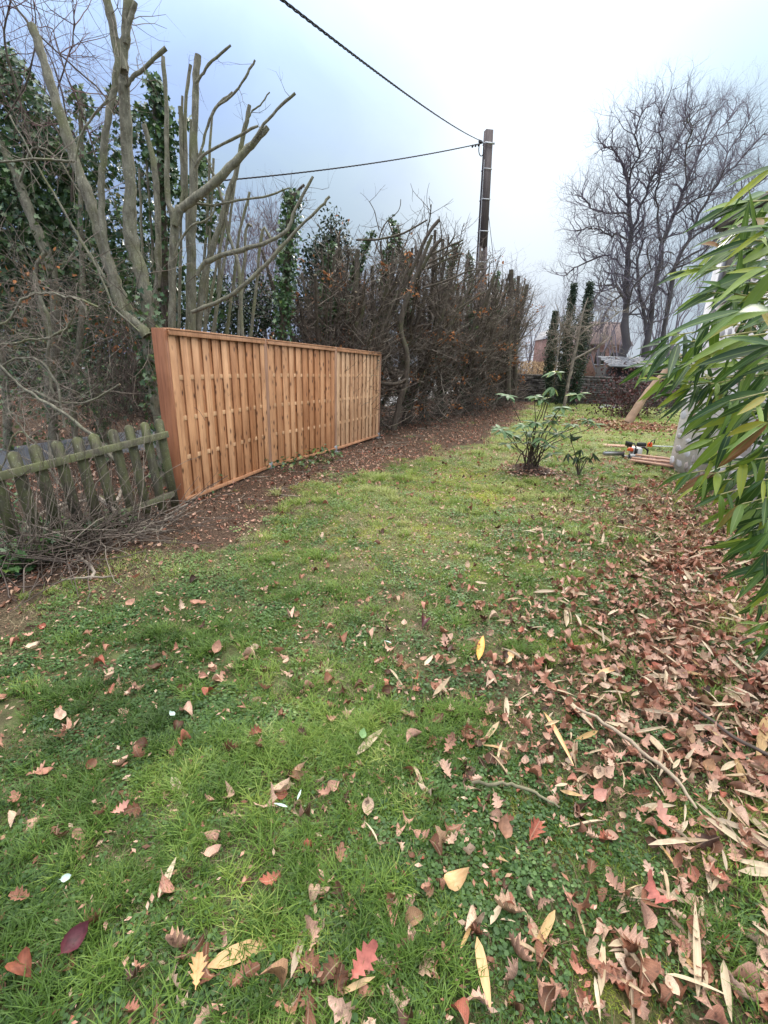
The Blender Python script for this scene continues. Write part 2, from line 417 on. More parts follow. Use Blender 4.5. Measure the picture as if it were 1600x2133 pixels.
def warp(a, b, fine0, fine1, dfine, n_out):
    mid = np.arange(fine0, fine1, dfine)
    l = fine0-np.geomspace(dfine, fine0-a, n_out)[::-1]; r_ = fine1+np.geomspace(dfine, b-fine1, n_out)
    return np.concatenate([l, mid, r_])
xs = warp(-260, 260, -4.0, 6.0, 0.07, 60); ys = warp(-60, 620, 0.3, 9.0, 0.07, 90)
GX, GY = np.meshgrid(xs, ys); GZ = H(GX, GY)
nx, ny = len(xs), len(ys)
ii = (np.arange(ny-1)[:, None]*nx+np.arange(nx-1)[None]).ravel()
def m_ground():
    def b(t, c, oi):
        p = wpos(t)
        n_ = noise(t, p, 9, 6, 0.65); nf = noise(t, p, 70, 4, 0.7); nb = noise(t, p, 1.3, 4, 0.6)
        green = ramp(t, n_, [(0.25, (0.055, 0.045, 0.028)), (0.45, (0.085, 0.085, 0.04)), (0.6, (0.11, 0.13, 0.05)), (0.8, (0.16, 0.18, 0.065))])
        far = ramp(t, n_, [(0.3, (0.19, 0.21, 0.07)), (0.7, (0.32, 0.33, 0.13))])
        soil = ramp(t, nf, [(0.35, (0.030, 0.019, 0.014)), (0.5, (0.075, 0.048, 0.034)), (0.62, (0.16, 0.105, 0.072)), (0.75, (0.30, 0.21, 0.15))])
        mossc = ramp(t, nf, [(0.3, (0.08, 0.095, 0.012)), (0.7, (0.22, 0.25, 0.035))])
        wornc = ramp(t, nf, [(0.3, (0.10, 0.085, 0.05)), (0.7, (0.24, 0.20, 0.13))])
        sp = N(t, 'ShaderNodeSeparateXYZ'); t.links.new(p, sp.inputs[0])
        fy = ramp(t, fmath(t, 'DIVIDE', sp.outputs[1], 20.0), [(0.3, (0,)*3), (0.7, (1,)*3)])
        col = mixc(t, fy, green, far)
        col = mixc(t, fmath(t, 'MULTIPLY', attr(t, 'worn'), 0.7), col, wornc)
        col = mixc(t, fmath(t, 'MULTIPLY', attr(t, 'moss'), 0.8), col, mossc)
        col = mixc(t, attr(t, 'soil'), col, soil)
        col = mixc(t, fmath(t, 'MULTIPLY', attr(t, 'lit'), 0.8), col, soil)
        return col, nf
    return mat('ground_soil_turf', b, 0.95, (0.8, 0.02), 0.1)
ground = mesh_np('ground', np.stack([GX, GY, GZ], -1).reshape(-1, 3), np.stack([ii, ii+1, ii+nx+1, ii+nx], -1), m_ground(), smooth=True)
ground['kind'] = 'structure'
sm, lm_, mm, wm = masks(GX, GY)
sd = sl_(GX, GY); sm = np.maximum(sm, ss(-0.1, 0.2, sd)*(GY < 60)); far_ = GY > 26
for nm, a in (('soil', sm), ('lit', lm_*(GY < 12)), ('moss', mm), ('worn', wm)):
    at_ = ground.data.attributes.new(nm, 'FLOAT', 'POINT'); at_.data.foreach_set('value', np.asarray(a, np.float32).ravel())

M_ROAD = mat('asphalt', lambda t, c, oi: (lambda n_: (ramp(t, n_, [(0.3, (0.055, 0.058, 0.066)), (0.7, (0.095, 0.10, 0.112))]), n_))(noise(t, wpos(t), 40, 6, 0.7)), 0.6, (0.3, 0.005), 0.4)
def strip(name, line, w, z, m, nseg=60):
    L = np.array(line, float); d = np.gradient(L, axis=0); d = unit(d); nn = np.stack([-d[:, 1], d[:, 0]], -1)
    k = 7; V = []
    for j in range(k):
        q = L+nn*(j/(k-1)-0.5)*w
        V.append(np.stack([q[:, 0], q[:, 1], H(q[:, 0], q[:, 1])+z*(0.3+0.7*math.sin(math.pi*j/(k-1)))+ (0 if 0 < j < k-1 else -0.03)], -1))
    V = np.stack(V, 1).reshape(-1, 3); n = len(L)
    i = (np.arange(n-1)[:, None]*k+np.arange(k-1)[None]).ravel()
    o = mesh_np(name, V, np.stack([i+1, i, i+k, i+k+1], -1), m, smooth=True); o['kind'] = 'structure'; return o
rl = [P0[:2]+FU[:2]*t_+FN[:2]*4.1 for t_ in np.arange(-9, 34, 0.5)]
strip('road', rl, 2.3, 0.05, M_ROAD)
fr = [(-30+4*k, 36.0+0.10*k) for k in range(0, 30)]
M_PALE = mat('pale_road', plain((0.34, 0.35, 0.38), 0.12, 1.0), 0.5)
strip('road', fr, 7.0, 0.05, M_PALE)
pc = gp(1245, 845)
pth = [(pc[0]-0.6+0.0*k, pc[1]-3.0+k) for k in range(0, 7)]
strip('path', [(pc[0]-0.1+0.35*k, pc[1]-1.6+0.8*k) for k in range(0, 6)], 1.2, 0.03, M_PALE)

# ------------------------------------------------------------------ grass: one stuff object that scatters clumps
def clump(name, n, h, spread, w, lean, mats, kind='blade'):
    V = []; F = []
    for i in range(n):
        a = rng.random()*6.283; r_ = spread*math.sqrt(rng.random()); bx, by = r_*math.cos(a), r_*math.sin(a)
        hh = h*(0.45+0.75*rng.random()); d = rng.random()*6.283; ln = lean*(0.3+rng.random()*1.3)*hh
        dx, dy = math.cos(d), math.sin(d); px_, py_ = -dy, dx; tw = rng.random()*0.6
        b0 = len(V)
        if kind == 'blade':
            for t_, ww in ((0, 1.0), (0.4, 1.0), (0.75, 0.7), (1.0, 0.0)):
                cx = bx+dx*ln*t_**1.8; cy = by+dy*ln*t_**1.8; cz = hh*(t_-0.25*lean*t_*t_)
                ww = ww*w*(0.7+0.6*rng.random()*0.5)
                if ww > 0: V += [(cx-px_*ww/2, cy-py_*ww/2, cz), (cx+px_*ww/2, cy+py_*ww/2, cz)]
                else: V.append((cx, cy, cz))
            F += [(b0, b0+1, b0+3), (b0, b0+3, b0+2), (b0+2, b0+3, b0+5), (b0+2, b0+5, b0+4), (b0+4, b0+5, b0+6)]
        else:                                       # small round leaves of clover and weeds
            cz = hh; rr = w*(0.6+0.7*rng.random()); tx, ty = rng.normal(0, .35, 2)
            k = 6; V.append((bx, by, cz-0.1*rr))
            for j in range(k):
                q = j*6.283/k+a; ex = rr*math.cos(q)*(1.0 if j % 2 else 0.85); ey = rr*math.sin(q)
                V.append((bx+ex, by+ey, cz+tx*ex+ty*ey))
            F += [(b0, b0+1+j, b0+1+(j+1) % k) for j in range(k)]
    o = mesh_np(name, np.array(V), np.array(F), mats, link_it=False); return o
def m_grass(name, stops, trans=0.3, rough=0.5):
    def b(t, c, oi):
        f = fmath(t, 'MULTIPLY_ADD', noise(t, c.outputs['Object'], 60, 2), 0.5, fmath(t, 'MULTIPLY_ADD', attr(t, 'tone', 'INSTANCER'), 0.9, -0.2))
        return ramp(t, f, stops)
    return mat(name, b, rough, None, 0.35, trans)
M_G1 = m_grass('grass_blade', [(0.0, (0.035, 0.075, 0.012)), (0.3, (0.085, 0.16, 0.024)), (0.6, (0.17, 0.27, 0.045)), (0.8, (0.28, 0.36, 0.07)), (1.0, (0.44, 0.46, 0.18))])
M_G2 = m_grass('clover_leaf', [(0.0, (0.035, 0.08, 0.02)), (0.5, (0.09, 0.17, 0.045)), (1.0, (0.22, 0.30, 0.10))], 0.2)
M_G3 = m_grass('moss', [(0.0, (0.18, 0.21, 0.03)), (0.5, (0.32, 0.37, 0.05)), (1.0, (0.48, 0.50, 0.10))], 0.2, 0.8)
M_G4 = m_grass('dry_grass', [(0.0, (0.15, 0.11, 0.06)), (0.5, (0.29, 0.23, 0.13)), (1.0, (0.46, 0.39, 0.25))], 0.2, 0.8)
gc = bpy.data.collections.new('grass_sources')
for i, o in enumerate([clump('clump_0', 50, 0.028, 0.08, 0.0034, 0.9, M_G1), clump('clump_1', 40, 0.042, 0.07, 0.0034, 1.0, M_G1), clump('clump_2', 60, 0.075, 0.05, 0.0036, 0.9, M_G1),
                       clump('clump_3', 44, 0.024, 0.075, 0.0062, 0.2, M_G2, 'w'), clump('clump_4', 90, 0.018, 0.07, 0.0026, 1.0, M_G3), clump('clump_5', 26, 0.03, 0.085, 0.0022, 2.2, M_G4)]):
    gc.objects.link(o)
def gn_scatter(name, pos, idx, rot, scl, tone, coll):
    me = bpy.data.meshes.new(name); me.vertices.add(len(pos)); me.vertices.foreach_set('co', np.asarray(pos, np.float32).ravel())
    for nm, ty, a, fld in (('idx', 'INT', idx, 'value'), ('rot', 'FLOAT_VECTOR', rot, 'vector'), ('scl', 'FLOAT', scl, 'value'), ('tone', 'FLOAT', tone, 'value')):
        at2 = me.attributes.new(nm, ty, 'POINT'); at2.data.foreach_set(fld, np.asarray(a, np.int32 if ty == 'INT' else np.float32).ravel())
    o = bpy.data.objects.new(name, me); link(o)
    g_ = bpy.data.node_groups.new(name, 'GeometryNodeTree')
    g_.interface.new_socket('Geometry', in_out='INPUT', socket_type='NodeSocketGeometry'); g_.interface.new_socket('Geometry', in_out='OUTPUT', socket_type='NodeSocketGeometry')
    gi = g_.nodes.new('NodeGroupInput'); go = g_.nodes.new('NodeGroupOutput'); ip = g_.nodes.new('GeometryNodeInstanceOnPoints'); ci = g_.nodes.new('GeometryNodeCollectionInfo')
    ci.inputs['Collection'].default_value = coll; ci.inputs['Separate Children'].default_value = True; ci.inputs['Reset Children'].default_value = True
    def na(nm, ty):
        n = g_.nodes.new('GeometryNodeInputNamedAttribute'); n.data_type = ty; n.inputs['Name'].default_value = nm; return n.outputs['Attribute']
    L = g_.links.new
    L(gi.outputs[0], ip.inputs['Points']); L(ci.outputs[0], ip.inputs['Instance']); ip.inputs['Pick Instance'].default_value = True
    L(na('idx', 'INT'), ip.inputs['Instance Index']); L(na('rot', 'FLOAT_VECTOR'), ip.inputs['Rotation']); L(na('scl', 'FLOAT'), ip.inputs['Scale'])
    L(ip.outputs[0], go.inputs[0])
    md = o.modifiers.new('scatter', 'NODES'); md.node_group = g_
    o['kind'] = 'stuff'; return o
def samp(n, x0, x1, y0, y1, p=1.0):
    """points weighted towards the viewer's end"""
    u = rng.random(n)**p; return rng.uniform(x0, x1, n), y0+(y1-y0)*u
# near lawn
bx, by, bs = [], [], []
for n, x0, x1, y0, y1, sc in ((9500, -1.6, 2.4, 0.45, 1.8, 0.85), (11000, -3.2, 4.2, 1.8, 4.0, 1.0), (13000, -4.0, 5.6, 4.0, 8.0, 1.25), (14000, -2.5, 13, 8.0, 24.0, 1.7)):
    bx.append(rng.uniform(x0, x1, n)); by.append(rng.uniform(y0, y1, n)); bs.append(np.full(n, sc))
bx, by, bs = map(np.concatenate, (bx, by, bs))
so_, li_, mo_, wo_ = masks(bx, by)
so_ = np.maximum(so_, ss(-0.1, 0.15, sl_(bx, by)))
keep = (rng.random(len(bx)) > so_*0.985) & (rng.random(len(bx)) > li_*0.72*(by < 12)) & (rng.random(len(bx)) > wo_*0.35) & (rng.random(len(bx)) > 0.45*(vnoise(bx, by, 4.0, 8) < 0.45))
bx, by, bs, so_, li_, mo_, wo_ = [a[keep] for a in (bx, by, bs, so_, li_, mo_, wo_)]
n = len(bx); nz = vnoise(bx, by, 1.6, 5); nz2 = vnoise(bx, by, 5, 6); u = rng.random(n)
idx = np.where(u < 0.55, 0, 1)
lush = np.clip(0.9*np.exp(-((bx+0.7)/0.9)**2-((by-0.9)/1.0)**2)+0.7*(nz2 > 0.72), 0, 1)
idx = np.where(rng.random(n) < lush*0.5, 2, idx)
idx = np.where(rng.random(n) < 0.16+0.35*(nz2 < 0.42)*(by < 4.5), 3, idx)
idx = np.where(rng.random(n) < np.clip(mo_*1.1, 0, 0.85), 4, idx)
idx = np.where(rng.random(n) < 0.14+0.5*wo_+0.3*so_, 5, idx)
tone = np.clip(0.04+0.50*nz+0.25*(nz2-.5)+rng.normal(0, .17, n)+0.40*ss(1.3, 4.2, by)+0.012*by+0.12*mo_, 0, 1)
rot = np.stack([rng.normal(0, .08, n), rng.normal(0, .08, n), rng.random(n)*6.283], -1)
g_o = gn_scatter('grass', np.stack([bx, by, H(bx, by)-0.004], -1), idx, rot, bs*rng.uniform(0.7, 1.25, n), tone, gc)
tag(g_o, 'short winter grass with clover and moss covering the lawn', None)
# ------------------------------------------------------------------ new wooden fence
def wood(name, c1, c2, knots=True, var=0.28):
    def b(t, c, oi):
        p = shifted(t, c.outputs['Object'], oi, 9.0)
        g1 = noise(t, vmath(t, 'MULTIPLY', p, (55, 55, 1.6)).outputs[0], 1.0, 5, 0.65, 0.6)
        g2 = noise(t, vmath(t, 'MULTIPLY', p, (6, 6, 2.5)).outputs[0], 1.0, 3, 0.5)
        tone = mixc(t, oi.outputs['Random'], c1, c2)
        col = mixc(t, 0.85, tone, ramp(t, g1, [(0.3, (0.62, 0.55, 0.48)), (0.5, (1.0,)*3), (0.7, (1.18, 1.16, 1.1))]), 'MULTIPLY')
        col = mixc(t, 0.7, col, ramp(t, g2, [(0.35, (0.66, 0.58, 0.52)), (0.65, (1.12,)*3)]), 'MULTIPLY')
        if knots:
            vn = N(t, 'ShaderNodeTexVoronoi'); vn.inputs['Scale'].default_value = 1.0
            t.links.new(vmath(t, 'MULTIPLY', p, (13, 3, 6.0)).outputs[0], vn.inputs['Vector'])
            k = ramp(t, vn.outputs['Distance'], [(0.10, (1,)*3), (0.18, (0.45,)*3), (0.28, (0,)*3)])
            col = mixc(t, fmath(t, 'MULTIPLY', k, 0.95), col, (0.075, 0.028, 0.014))
        return col, g1
    return mat(name, b, 0.62, (0.25, 0.002), 0.3)
M_BOARD = wood('pine_board', (0.46, 0.205, 0.09), (0.68, 0.375, 0.20))
M_BOARD2 = wood('pine_board_pale', (0.52, 0.29, 0.16), (0.70, 0.46, 0.28))
M_RAIL = wood('pine_rail', (0.50, 0.25, 0.13), (0.56, 0.30, 0.17), False)
M_BATT = wood('pine_batten', (0.66, 0.40, 0.22), (0.72, 0.46, 0.27), False)
M_POST = wood('post_stained', (0.27, 0.105, 0.05), (0.33, 0.14, 0.07), False)
M_POST2 = wood('post_brown', (0.36, 0.20, 0.13), (0.40, 0.24, 0.16), False)
M_STEEL = mat('galvanised_steel', plain((0.42, 0.43, 0.44), 0.15, 20), 0.45)
M_STEEL.node_tree.nodes['Principled BSDF'].inputs['Metallic'].default_value = 0.7
fence = empty('wooden_fence', 'new orange brown board fence of three panels standing between the hedge and the lawn', 'fence')
pb = [np.array(gp(382, 1050)), np.array(gp(561, 977)), np.array(gp(697, 940)), np.array(gp(786, 911))]
tops = [(342, 684), (553, 707), (700, 724), (791.5, 735)]
def ztop(P, py):
    lo, hi = 0.5, 4.0
    for _ in range(40):
        m_ = (lo+hi)/2
        if pj((P[0], P[1], m_))[1] > py: lo = m_
        else: hi = m_
    return lo
pz = [ztop(P, t_[1]) for P, t_ in zip(pb, tops)]
print('post tops', pz)
def shared(name, mb, mats):
    o = mb.build(name, mats); me = o.data; bpy.data.objects.remove(o); return me
def inst(name, me, loc, R=None, parent=None, scale=(1, 1, 1)):
    o = bpy.data.objects.new(name, me); link(o, parent)
    Mx = Matrix.Identity(4)
    R = np.eye(3) if R is None else R
    for i in range(3):
        for j in range(3): Mx[i][j] = R[i][j]*scale[j]
        Mx[i][3] = loc[i]
    o.matrix_world = Mx; return o
for i, P in enumerate(pb):
    j = max(0, i-1) if i == 3 else i; d = pb[j+1]-pb[j]; d = d/np.linalg.norm(d); Rp = np.array([[d[0], -d[1], 0], [d[1], d[0], 0], [0, 0, 1]])
    w, dp = (0.085, 0.13) if i == 0 else (0.07, 0.075)
    Pc = P+np.array([0, 0, 0])+Rp@np.array([-w/2 if i == 0 else 0, dp/2-0.035, 0])
    mb = MB(); h = pz[i]+(0.0 if i == 0 else 0.012); bez_box(mb, (0, 0, 0), (w, dp, h+0.06), 0.006)
    inst('post', shared('post', mb, M_POST if i == 0 else M_POST2), (Pc[0], Pc[1], (h-0.06)/2), Rp, fence)
    if i:
        mb = MB(); bez_box(mb, (0, 0, 0), (w+0.012, dp+0.012, 0.12), 0.003); mb.box((0, 0, -0.055), (0.15, 0.15, 0.008))
        inst('post_shoe', shared('post_shoe', mb, M_STEEL), (Pc[0], Pc[1], 0.05), Rp, fence)
for i in range(3):
    A, B = pb[i], pb[i+1]; d = B-A; Lp = np.linalg.norm(d[:2]); d = d/Lp; Rp = np.array([[d[0], -d[1], 0], [d[1], d[0], 0], [0, 0, 1]])
    x0 = 0.002 if i == 0 else 0.037; x1 = Lp-0.037; z0 = 0.045; zt = (pz[i]+pz[i+1])/2-0.012
    # the panel's own frame: slopes a little with the posts
    sh = (pz[i+1]-pz[i])/Lp
    org = A.copy()
    def Lw(x, y, z): return org+Rp@np.array([x, y, 0])+np.array([0, 0, z+sh*(x-Lp/2)*(z/zt)])
    fm = MB()
    for (ya, yb) in ((-0.045, -0.028), (0.028, 0.045)): pass
    root = bpy.data.objects.new('fence_panel', None); link(root, fence)
    mt = M_BOARD if i == 0 else (M_BOARD if i == 1 else M_BOARD2)
    hb = zt-z0-0.01
    mb = MB(); bez_box(mb, (0, 0, 0), (0.110, 0.012, hb), 0.003); bme = shared('board', mb, mt)
    mb = MB(); bez_box(mb, (0, 0, 0), (0.160, 0.015, hb), 0.003); bmeb = shared('board_back', mb, mt)
    nb = 11; pitch = (x1-x0-0.112)/(nb-1)
    for k in range(nb):
        xx = x0+0.056+k*pitch; a = rng.normal(0, 0.0015)
        inst('board', bme, Lw(xx, -0.0235+rng.normal(0, .001), z0+0.005+hb/2), Rp@np.array([[1, 0, a], [0, 1, 0], [-a, 0, 1]]), root)
        if k < nb-1: inst('board', bmeb, Lw(xx+pitch/2, -0.0015, z0+0.005+hb/2), Rp, root)
    # rails seen between the boards: three battens, and a lath along top and bottom on the front
    for fz in (0.265, 0.505, 0.745):
        mb = MB(); bez_box(mb, (0, 0, 0), (x1-x0, 0.0070, 0.050), 0.001)
        Rb = Rp.copy(); q = Lw(Lp/2+x0/2, -0.0128, z0+hb*fz)
        inst('batten', shared('batten', mb, M_BATT), q, Rp@np.array([[1, 0, -sh*fz], [0, 1, 0], [sh*fz, 0, 1]]), root)
    for zz, hh, nm in ((z0+hb-0.012, 0.048, 'top_rail'), (z0+0.012, 0.04, 'bottom_rail')):
        mb = MB(); bez_box(mb, (0, 0, 0), (x1-x0, 0.020, hh), 0.002)
        s2 = sh*(zz/zt)
        inst(nm, shared(nm, mb, M_RAIL), Lw((x0+x1)/2, -0.0405, zz), Rp@np.array([[1, 0, -s2], [0, 1, 0], [s2, 0, 1]]), root)
    mb = MB(); bez_box(mb, (0, 0, 0), (x1-x0, 0.085, 0.014), 0.002)
    inst('cap_rail', shared('cap_rail', mb, M_RAIL), Lw((x0+x1)/2, -0.015, zt+0.012), Rp@np.array([[1, 0, -sh], [0, 1, 0], [sh, 0, 1]]), root)

# ------------------------------------------------------------------ old picket fence, leaning
pk = empty('picket_fence', 'old low picket fence with mossy round topped boards leaning left of the new fence', 'fence')
PA = np.array(gp(366, 1071)); AZ = math.radians(27.0); PU = np.array([math.sin(AZ), math.cos(AZ), 0]); PN = np.array([-PU[1], PU[0], 0])
PA = PA+PN*0.05
def on_fence(px, py, off=0.0):
    d = ray(px, py); n_ = PN; t_ = ((PA+PN*off-CC)@n_)/(d@n_); return CC+d*t_
def m_picket():
    def b(t, c, oi):
        p = wpos(t); n_ = noise(t, vmath(t, 'MULTIPLY', p, (30, 30, 5)).outputs[0], 1.0, 5, 0.7); m_ = noise(t, p, 6, 5, 0.65); sp_ = noise(t, p, 60, 3, 0.6)
        col = ramp(t, n_, [(0.3, (0.055, 0.048, 0.038)), (0.6, (0.14, 0.125, 0.095)), (0.8, (0.24, 0.22, 0.17))])
        col = mixc(t, ramp(t, m_, [(0.38, (0,)*3), (0.60, (0.75,)*3)]), col, (0.16, 0.17, 0.075))
        return mixc(t, ramp(t, sp_, [(0.60, (0,)*3), (0.68, (0.5,)*3)]), col, (0.34, 0.36, 0.26)), n_
    return mat('mossy_picket', b, 0.9, (0.5, 0.004), 0.15)
M_PICK = m_picket()
PK = [((330, 872), (362, 1036), 19), ((300, 879), (341, 1073), 19), ((267, 885), (308, 1073), 21), ((233, 894), (276, 1070), 22), ((193, 903), (241, 1078), 24), ((159, 910), (203, 1080), 25),
      ((116, 918), (163, 1085), 27), ((70, 926), (118, 1092), 28), ((26, 940), (75, 1100), 30), ((-22, 948), (28, 1110), 32), ((-75, 960), (-20, 1122), 34)]
for a, b_, w in PK:
    T_ = on_fence(*a); B_ = on_fence(*b_); ax = T_-B_; h = np.linalg.norm(ax); ax = ax/h
    dist = (T_-CC)@CF; wd = 0.086
    mb = MB(); x = wd/2; zc = h-x
    prof = [(-x, -0.12), (x, -0.12), (x, zc*0.5), (x, zc)]+[(x*math.cos(q), zc+x*math.sin(q)) for q in np.linspace(0.35, math.pi-0.35, 6)]+[(-x, zc), (-x, zc*0.5)]
    k = len(prof); V = [(u_, -0.011, v_) for u_, v_ in prof]+[(u_, 0.011, v_) for u_, v_ in prof]+[(0, -0.011, zc*0.5), (0, 0.011, zc*0.5)]
    mb.add(V, [(i_, i_+k, (i_+1) % k+k, (i_+1) % k) for i_ in range(k)], [(2*k, i_, (i_+1) % k) for i_ in range(k)]+[(2*k+1, (i_+1) % k+k, i_+k) for i_ in range(k)])
    zc3 = ax; yv = np.cross(zc3, PU); yv /= np.linalg.norm(yv); xv = np.cross(yv, zc3)
    inst('picket', shared('picket', mb, M_PICK), B_, np.stack([xv, yv, zc3], -1), pk)
for a, b_, th in (((350, 904), (-120, 1022), 0.062), ((362, 1028), (-60, 1190), 0.055)):
    A_ = on_fence(*a, off=-0.028); B_ = on_fence(*b_, off=-0.028); mb = MB(); d = B_-A_; L_ = np.linalg.norm(d); d /= L_
    up = np.array([0, 0, 1.0]); y_ = np.cross(up, d); y_ /= np.linalg.norm(y_); z_ = np.cross(d, y_)
    bez_box(mb, (0, 0, 0), (L_, 0.03, th), 0.004); inst('rail', shared('rail', mb, M_PICK), (A_+B_)/2, np.stack([d, y_, z_], -1), pk)

# ------------------------------------------------------------------ trees on the left: lopped stems
def sub(mb, p, d, L, r, lev, cfg):
    n = max(3, int(L/cfg.get('seg', 0.12))); n = min(n, 9)
    P, _ = walk(p, d, L, n, cfg.get('wig', 0.18), cfg.get('up', 0.03))
    R = np.linspace(r, r*cfg.get('tip', 0.45), n+1)
    mb.tube(P, R, 5 if r > 0.012 else 3, cap=False)
    if lev <= 0: return
    for _ in range(cfg.get('kids', 3)):
        i = rng.integers(1, n+1); dd = unit(P[min(i+1, n)]-P[i-1]); o_ = rand_dirs(1)[0]; o_ = o_-dd*(o_@dd)
        nd = unit(dd*0.75+unit(o_)*cfg.get('spread', 0.75))
        sub(mb, P[i], nd, L*rng.uniform(0.35, 0.7), R[i]*0.65, lev-1, cfg)
def limbs(parent, specs, mats, twigs=None, wig=0.004, k=12):
    """each spec: (name, Y, pts)"""
    paths = []
    for nm, Y, pts in specs:
        P, R = limb(pts, Y); R = R*0.8; P, R = smooth_poly(P, R, 4, wig)
        mb = MB(); mb.tube(P, R, k if R.max() > 0.03 else 7, cap=True, capm=1); mb.build(nm, mats, parent, smooth=False)
        for f in parent.children[-1].data.polygons: f.use_smooth = f.material_index == 0
        paths.append((P, R))
    return paths
def twigs_on(parent, paths, n, L, r, mat_, lev=1, name='twigs', kind='stuff', upb=0.25, cfg=None):
    mb = MB(); cfg = cfg or dict(wig=0.22, up=0.05, kids=3, spread=0.9, tip=0.4)
    for _ in range(n):
        P, R = paths[rng.integers(len(paths))]; i = rng.integers(1, len(P)); d = rand_dirs(1, upb)[0]
        sub(mb, P[i], d, L*rng.uniform(0.4, 1.2), r*rng.uniform(0.6, 1.2), lev, cfg)
    o = mb.build(name, mat_, parent); o['kind'] = kind; return o
BK = [MB_BARK, M_CUT]; BD = [MB_DARK, M_CUT]
t1 = empty('lopped_tree', 'tall grey lopped tree with forked stems right behind the near end of the fence', 'tree')
tr1 = limbs(t1, [
    ('trunk', 5.65, [(345, 1020, 34), (336, 900, 30), (322, 800, 28), (315, 762, 28), (311, 684, 29), (305, 615, 31), (292, 559, 33), (277, 512, 34), (269, 455, 33), (272, 394, 29), (265, 306, 28), (260, 210, 27), (257, 166, 28), (255, 110, 26), (262, 66, 22), (268, 0, 22), (270, -70, 20)]),
    ('limb', 5.6, [(257, 150, 24), (244, 105, 22), (236, 60, 21), (222, 0, 20), (205, -70, 18)]),
    ('limb', 5.62, [(262, 90, 12), (268, 52, 13), (276, 24, 13), (283, 4, 13)]),
    ('limb', 5.6, [(264, 178, 10), (274, 163, 10), (300, 142, 10), (346, 100, 11)]),
    ('limb', 5.5, [(306, 700, 26), (290, 678, 24), (262, 657, 24), (243, 615, 22), (232, 569, 20), (219, 503, 17), (212, 437, 15), (213, 372, 15), (217, 306, 16), (225, 245, 16), (236, 192, 15), (245, 131, 15), (243, 80, 16)]),
    ('limb', 5.75, [(296, 700, 28), (270, 655, 28), (246, 600, 27), (222, 540, 26), (206, 481, 27), (188, 420, 27), (166, 363, 25), (145, 300, 25), (122, 227, 24), (105, 175, 23), (88, 114, 22), (66, 53, 22)]),
    ('branch', 5.5, [(243, 631, 8), (225, 590, 7), (195, 540, 6), (150, 470, 6), (110, 400, 5), (70, 330, 4), (20, 240, 4)]),
    ('branch', 5.3, [(155, 337, 5), (120, 334, 6), (60, 332, 6), (0, 338, 5), (-60, 330, 5)]),
    ('branch', 5.4, [(226, 208, 5), (200, 235, 6), (172, 275, 6), (160, 320, 5), (158, 380, 5)]),
], BK)
twigs_on(t1, [(P[:len(P)*2//3], R[:len(P)*2//3]) for P, R in tr1], 45, 0.5, 0.005, M_TWIGG, 1)
t2 = empty('lopped_tree', 'bushy lopped tree with many bare upright and right leaning stems behind the first fence panel', 'tree')
tr2 = limbs(t2, [
    ('trunk', 6.35, [(358, 960, 22), (358, 800, 20), (358, 684, 19), (359, 566, 19), (361, 525, 20), (364, 455, 21), (350, 416, 14), (348, 306, 12), (346, 197, 11), (340, 118, 10)]),
    ('limb', 6.3, [(364, 470, 18), (372, 440, 20), (385, 429, 20), (437, 389, 21), (490, 337, 19), (525, 302, 17), (558, 265, 14)]),
    ('limb', 6.25, [(520, 305, 7), (542, 270, 7), (577, 227, 7), (615, 194, 7)]),
    ('trunk', 6.5, [(398, 960, 24), (399, 687, 22), (400, 566, 22), (398, 500, 24), (401, 437, 22), (405, 350, 19), (405, 262, 17), (408, 175, 17), (413, 114, 16)]),
    ('limb', 6.45, [(408, 172, 7), (420, 157, 7), (442, 127, 7), (481, 94, 6)]),
    ('limb', 6.7, [(390, 500, 9), (387, 350, 9), (387, 219, 9), (397, 135, 9)]),
    ('limb', 6.7, [(372, 470, 11), (383, 400, 12), (380, 306, 12), (376, 223, 12)]),
    ('limb', 6.5, [(405, 370, 6), (420, 310, 7), (433, 262, 7), (450, 223, 7), (485, 192, 7)]),
    ('limb', 6.4, [(450, 223, 6), (490, 192, 6), (516, 153, 6), (531, 125, 5)]),
    ('limb', 6.4, [(405, 350, 6), (424, 324, 7), (481, 291, 7), (538, 262, 7)]),
    ('limb', 6.6, [(412, 690, 18), (420, 610, 18), (433, 547, 17), (455, 481, 16), (472, 420, 14), (494, 350, 13), (507, 284, 11), (520, 219, 10)]),
    ('limb', 6.55, [(518, 245, 4), (527, 230, 4), (542, 219, 4), (562, 192, 3)]),
    ('limb', 6.3, [(410, 575, 10), (420, 555, 12), (437, 542, 13), (503, 520, 12), (560, 503, 10), (599, 477, 9), (615, 435, 8), (652, 368, 7)]),
    ('limb', 6.4, [(398, 420, 6), (440, 428, 6), (481, 420, 6), (547, 411, 5), (604, 391, 4)]),
    ('limb', 6.3, [(400, 650, 10), (425, 640, 11), (455, 628, 11), (500, 601, 10), (560, 545, 9), (612, 485, 8), (660, 440, 7), (687, 409, 7)]),
    ('limb', 6.6, [(505, 700, 9), (497, 560, 9), (477, 494, 9), (468, 437, 8), (452, 380, 7), (430, 330, 5)]),
    ('limb', 6.2, [(365, 530, 6), (380, 495, 6), (400, 470, 5), (436, 455, 5), (452, 420, 4)]),
    *[('limb', 6.5+rng.uniform(0, 1.2), [(bx_, 720, 9), (bx_+dx_*.3, 600, 8), (bx_+dx_*.6, 480, 7), (bx_+dx_, ty_, 6)]) for bx_, dx_, ty_ in ((425, 20, 330), (440, 60, 300), (350, -20, 280), (388, 10, 250), (445, 30, 430), (470, 50, 400), (330, -25, 330), (412, 30, 240), (495, 30, 470), (520, 45, 500), (372, 8, 200), (300, -10, 350), (420, 75, 350))],
    ('limb', 6.9, [(316, 700, 14), (330, 560, 15), (328, 437, 15), (318, 330, 14), (300, 260, 12)]),
], BK)
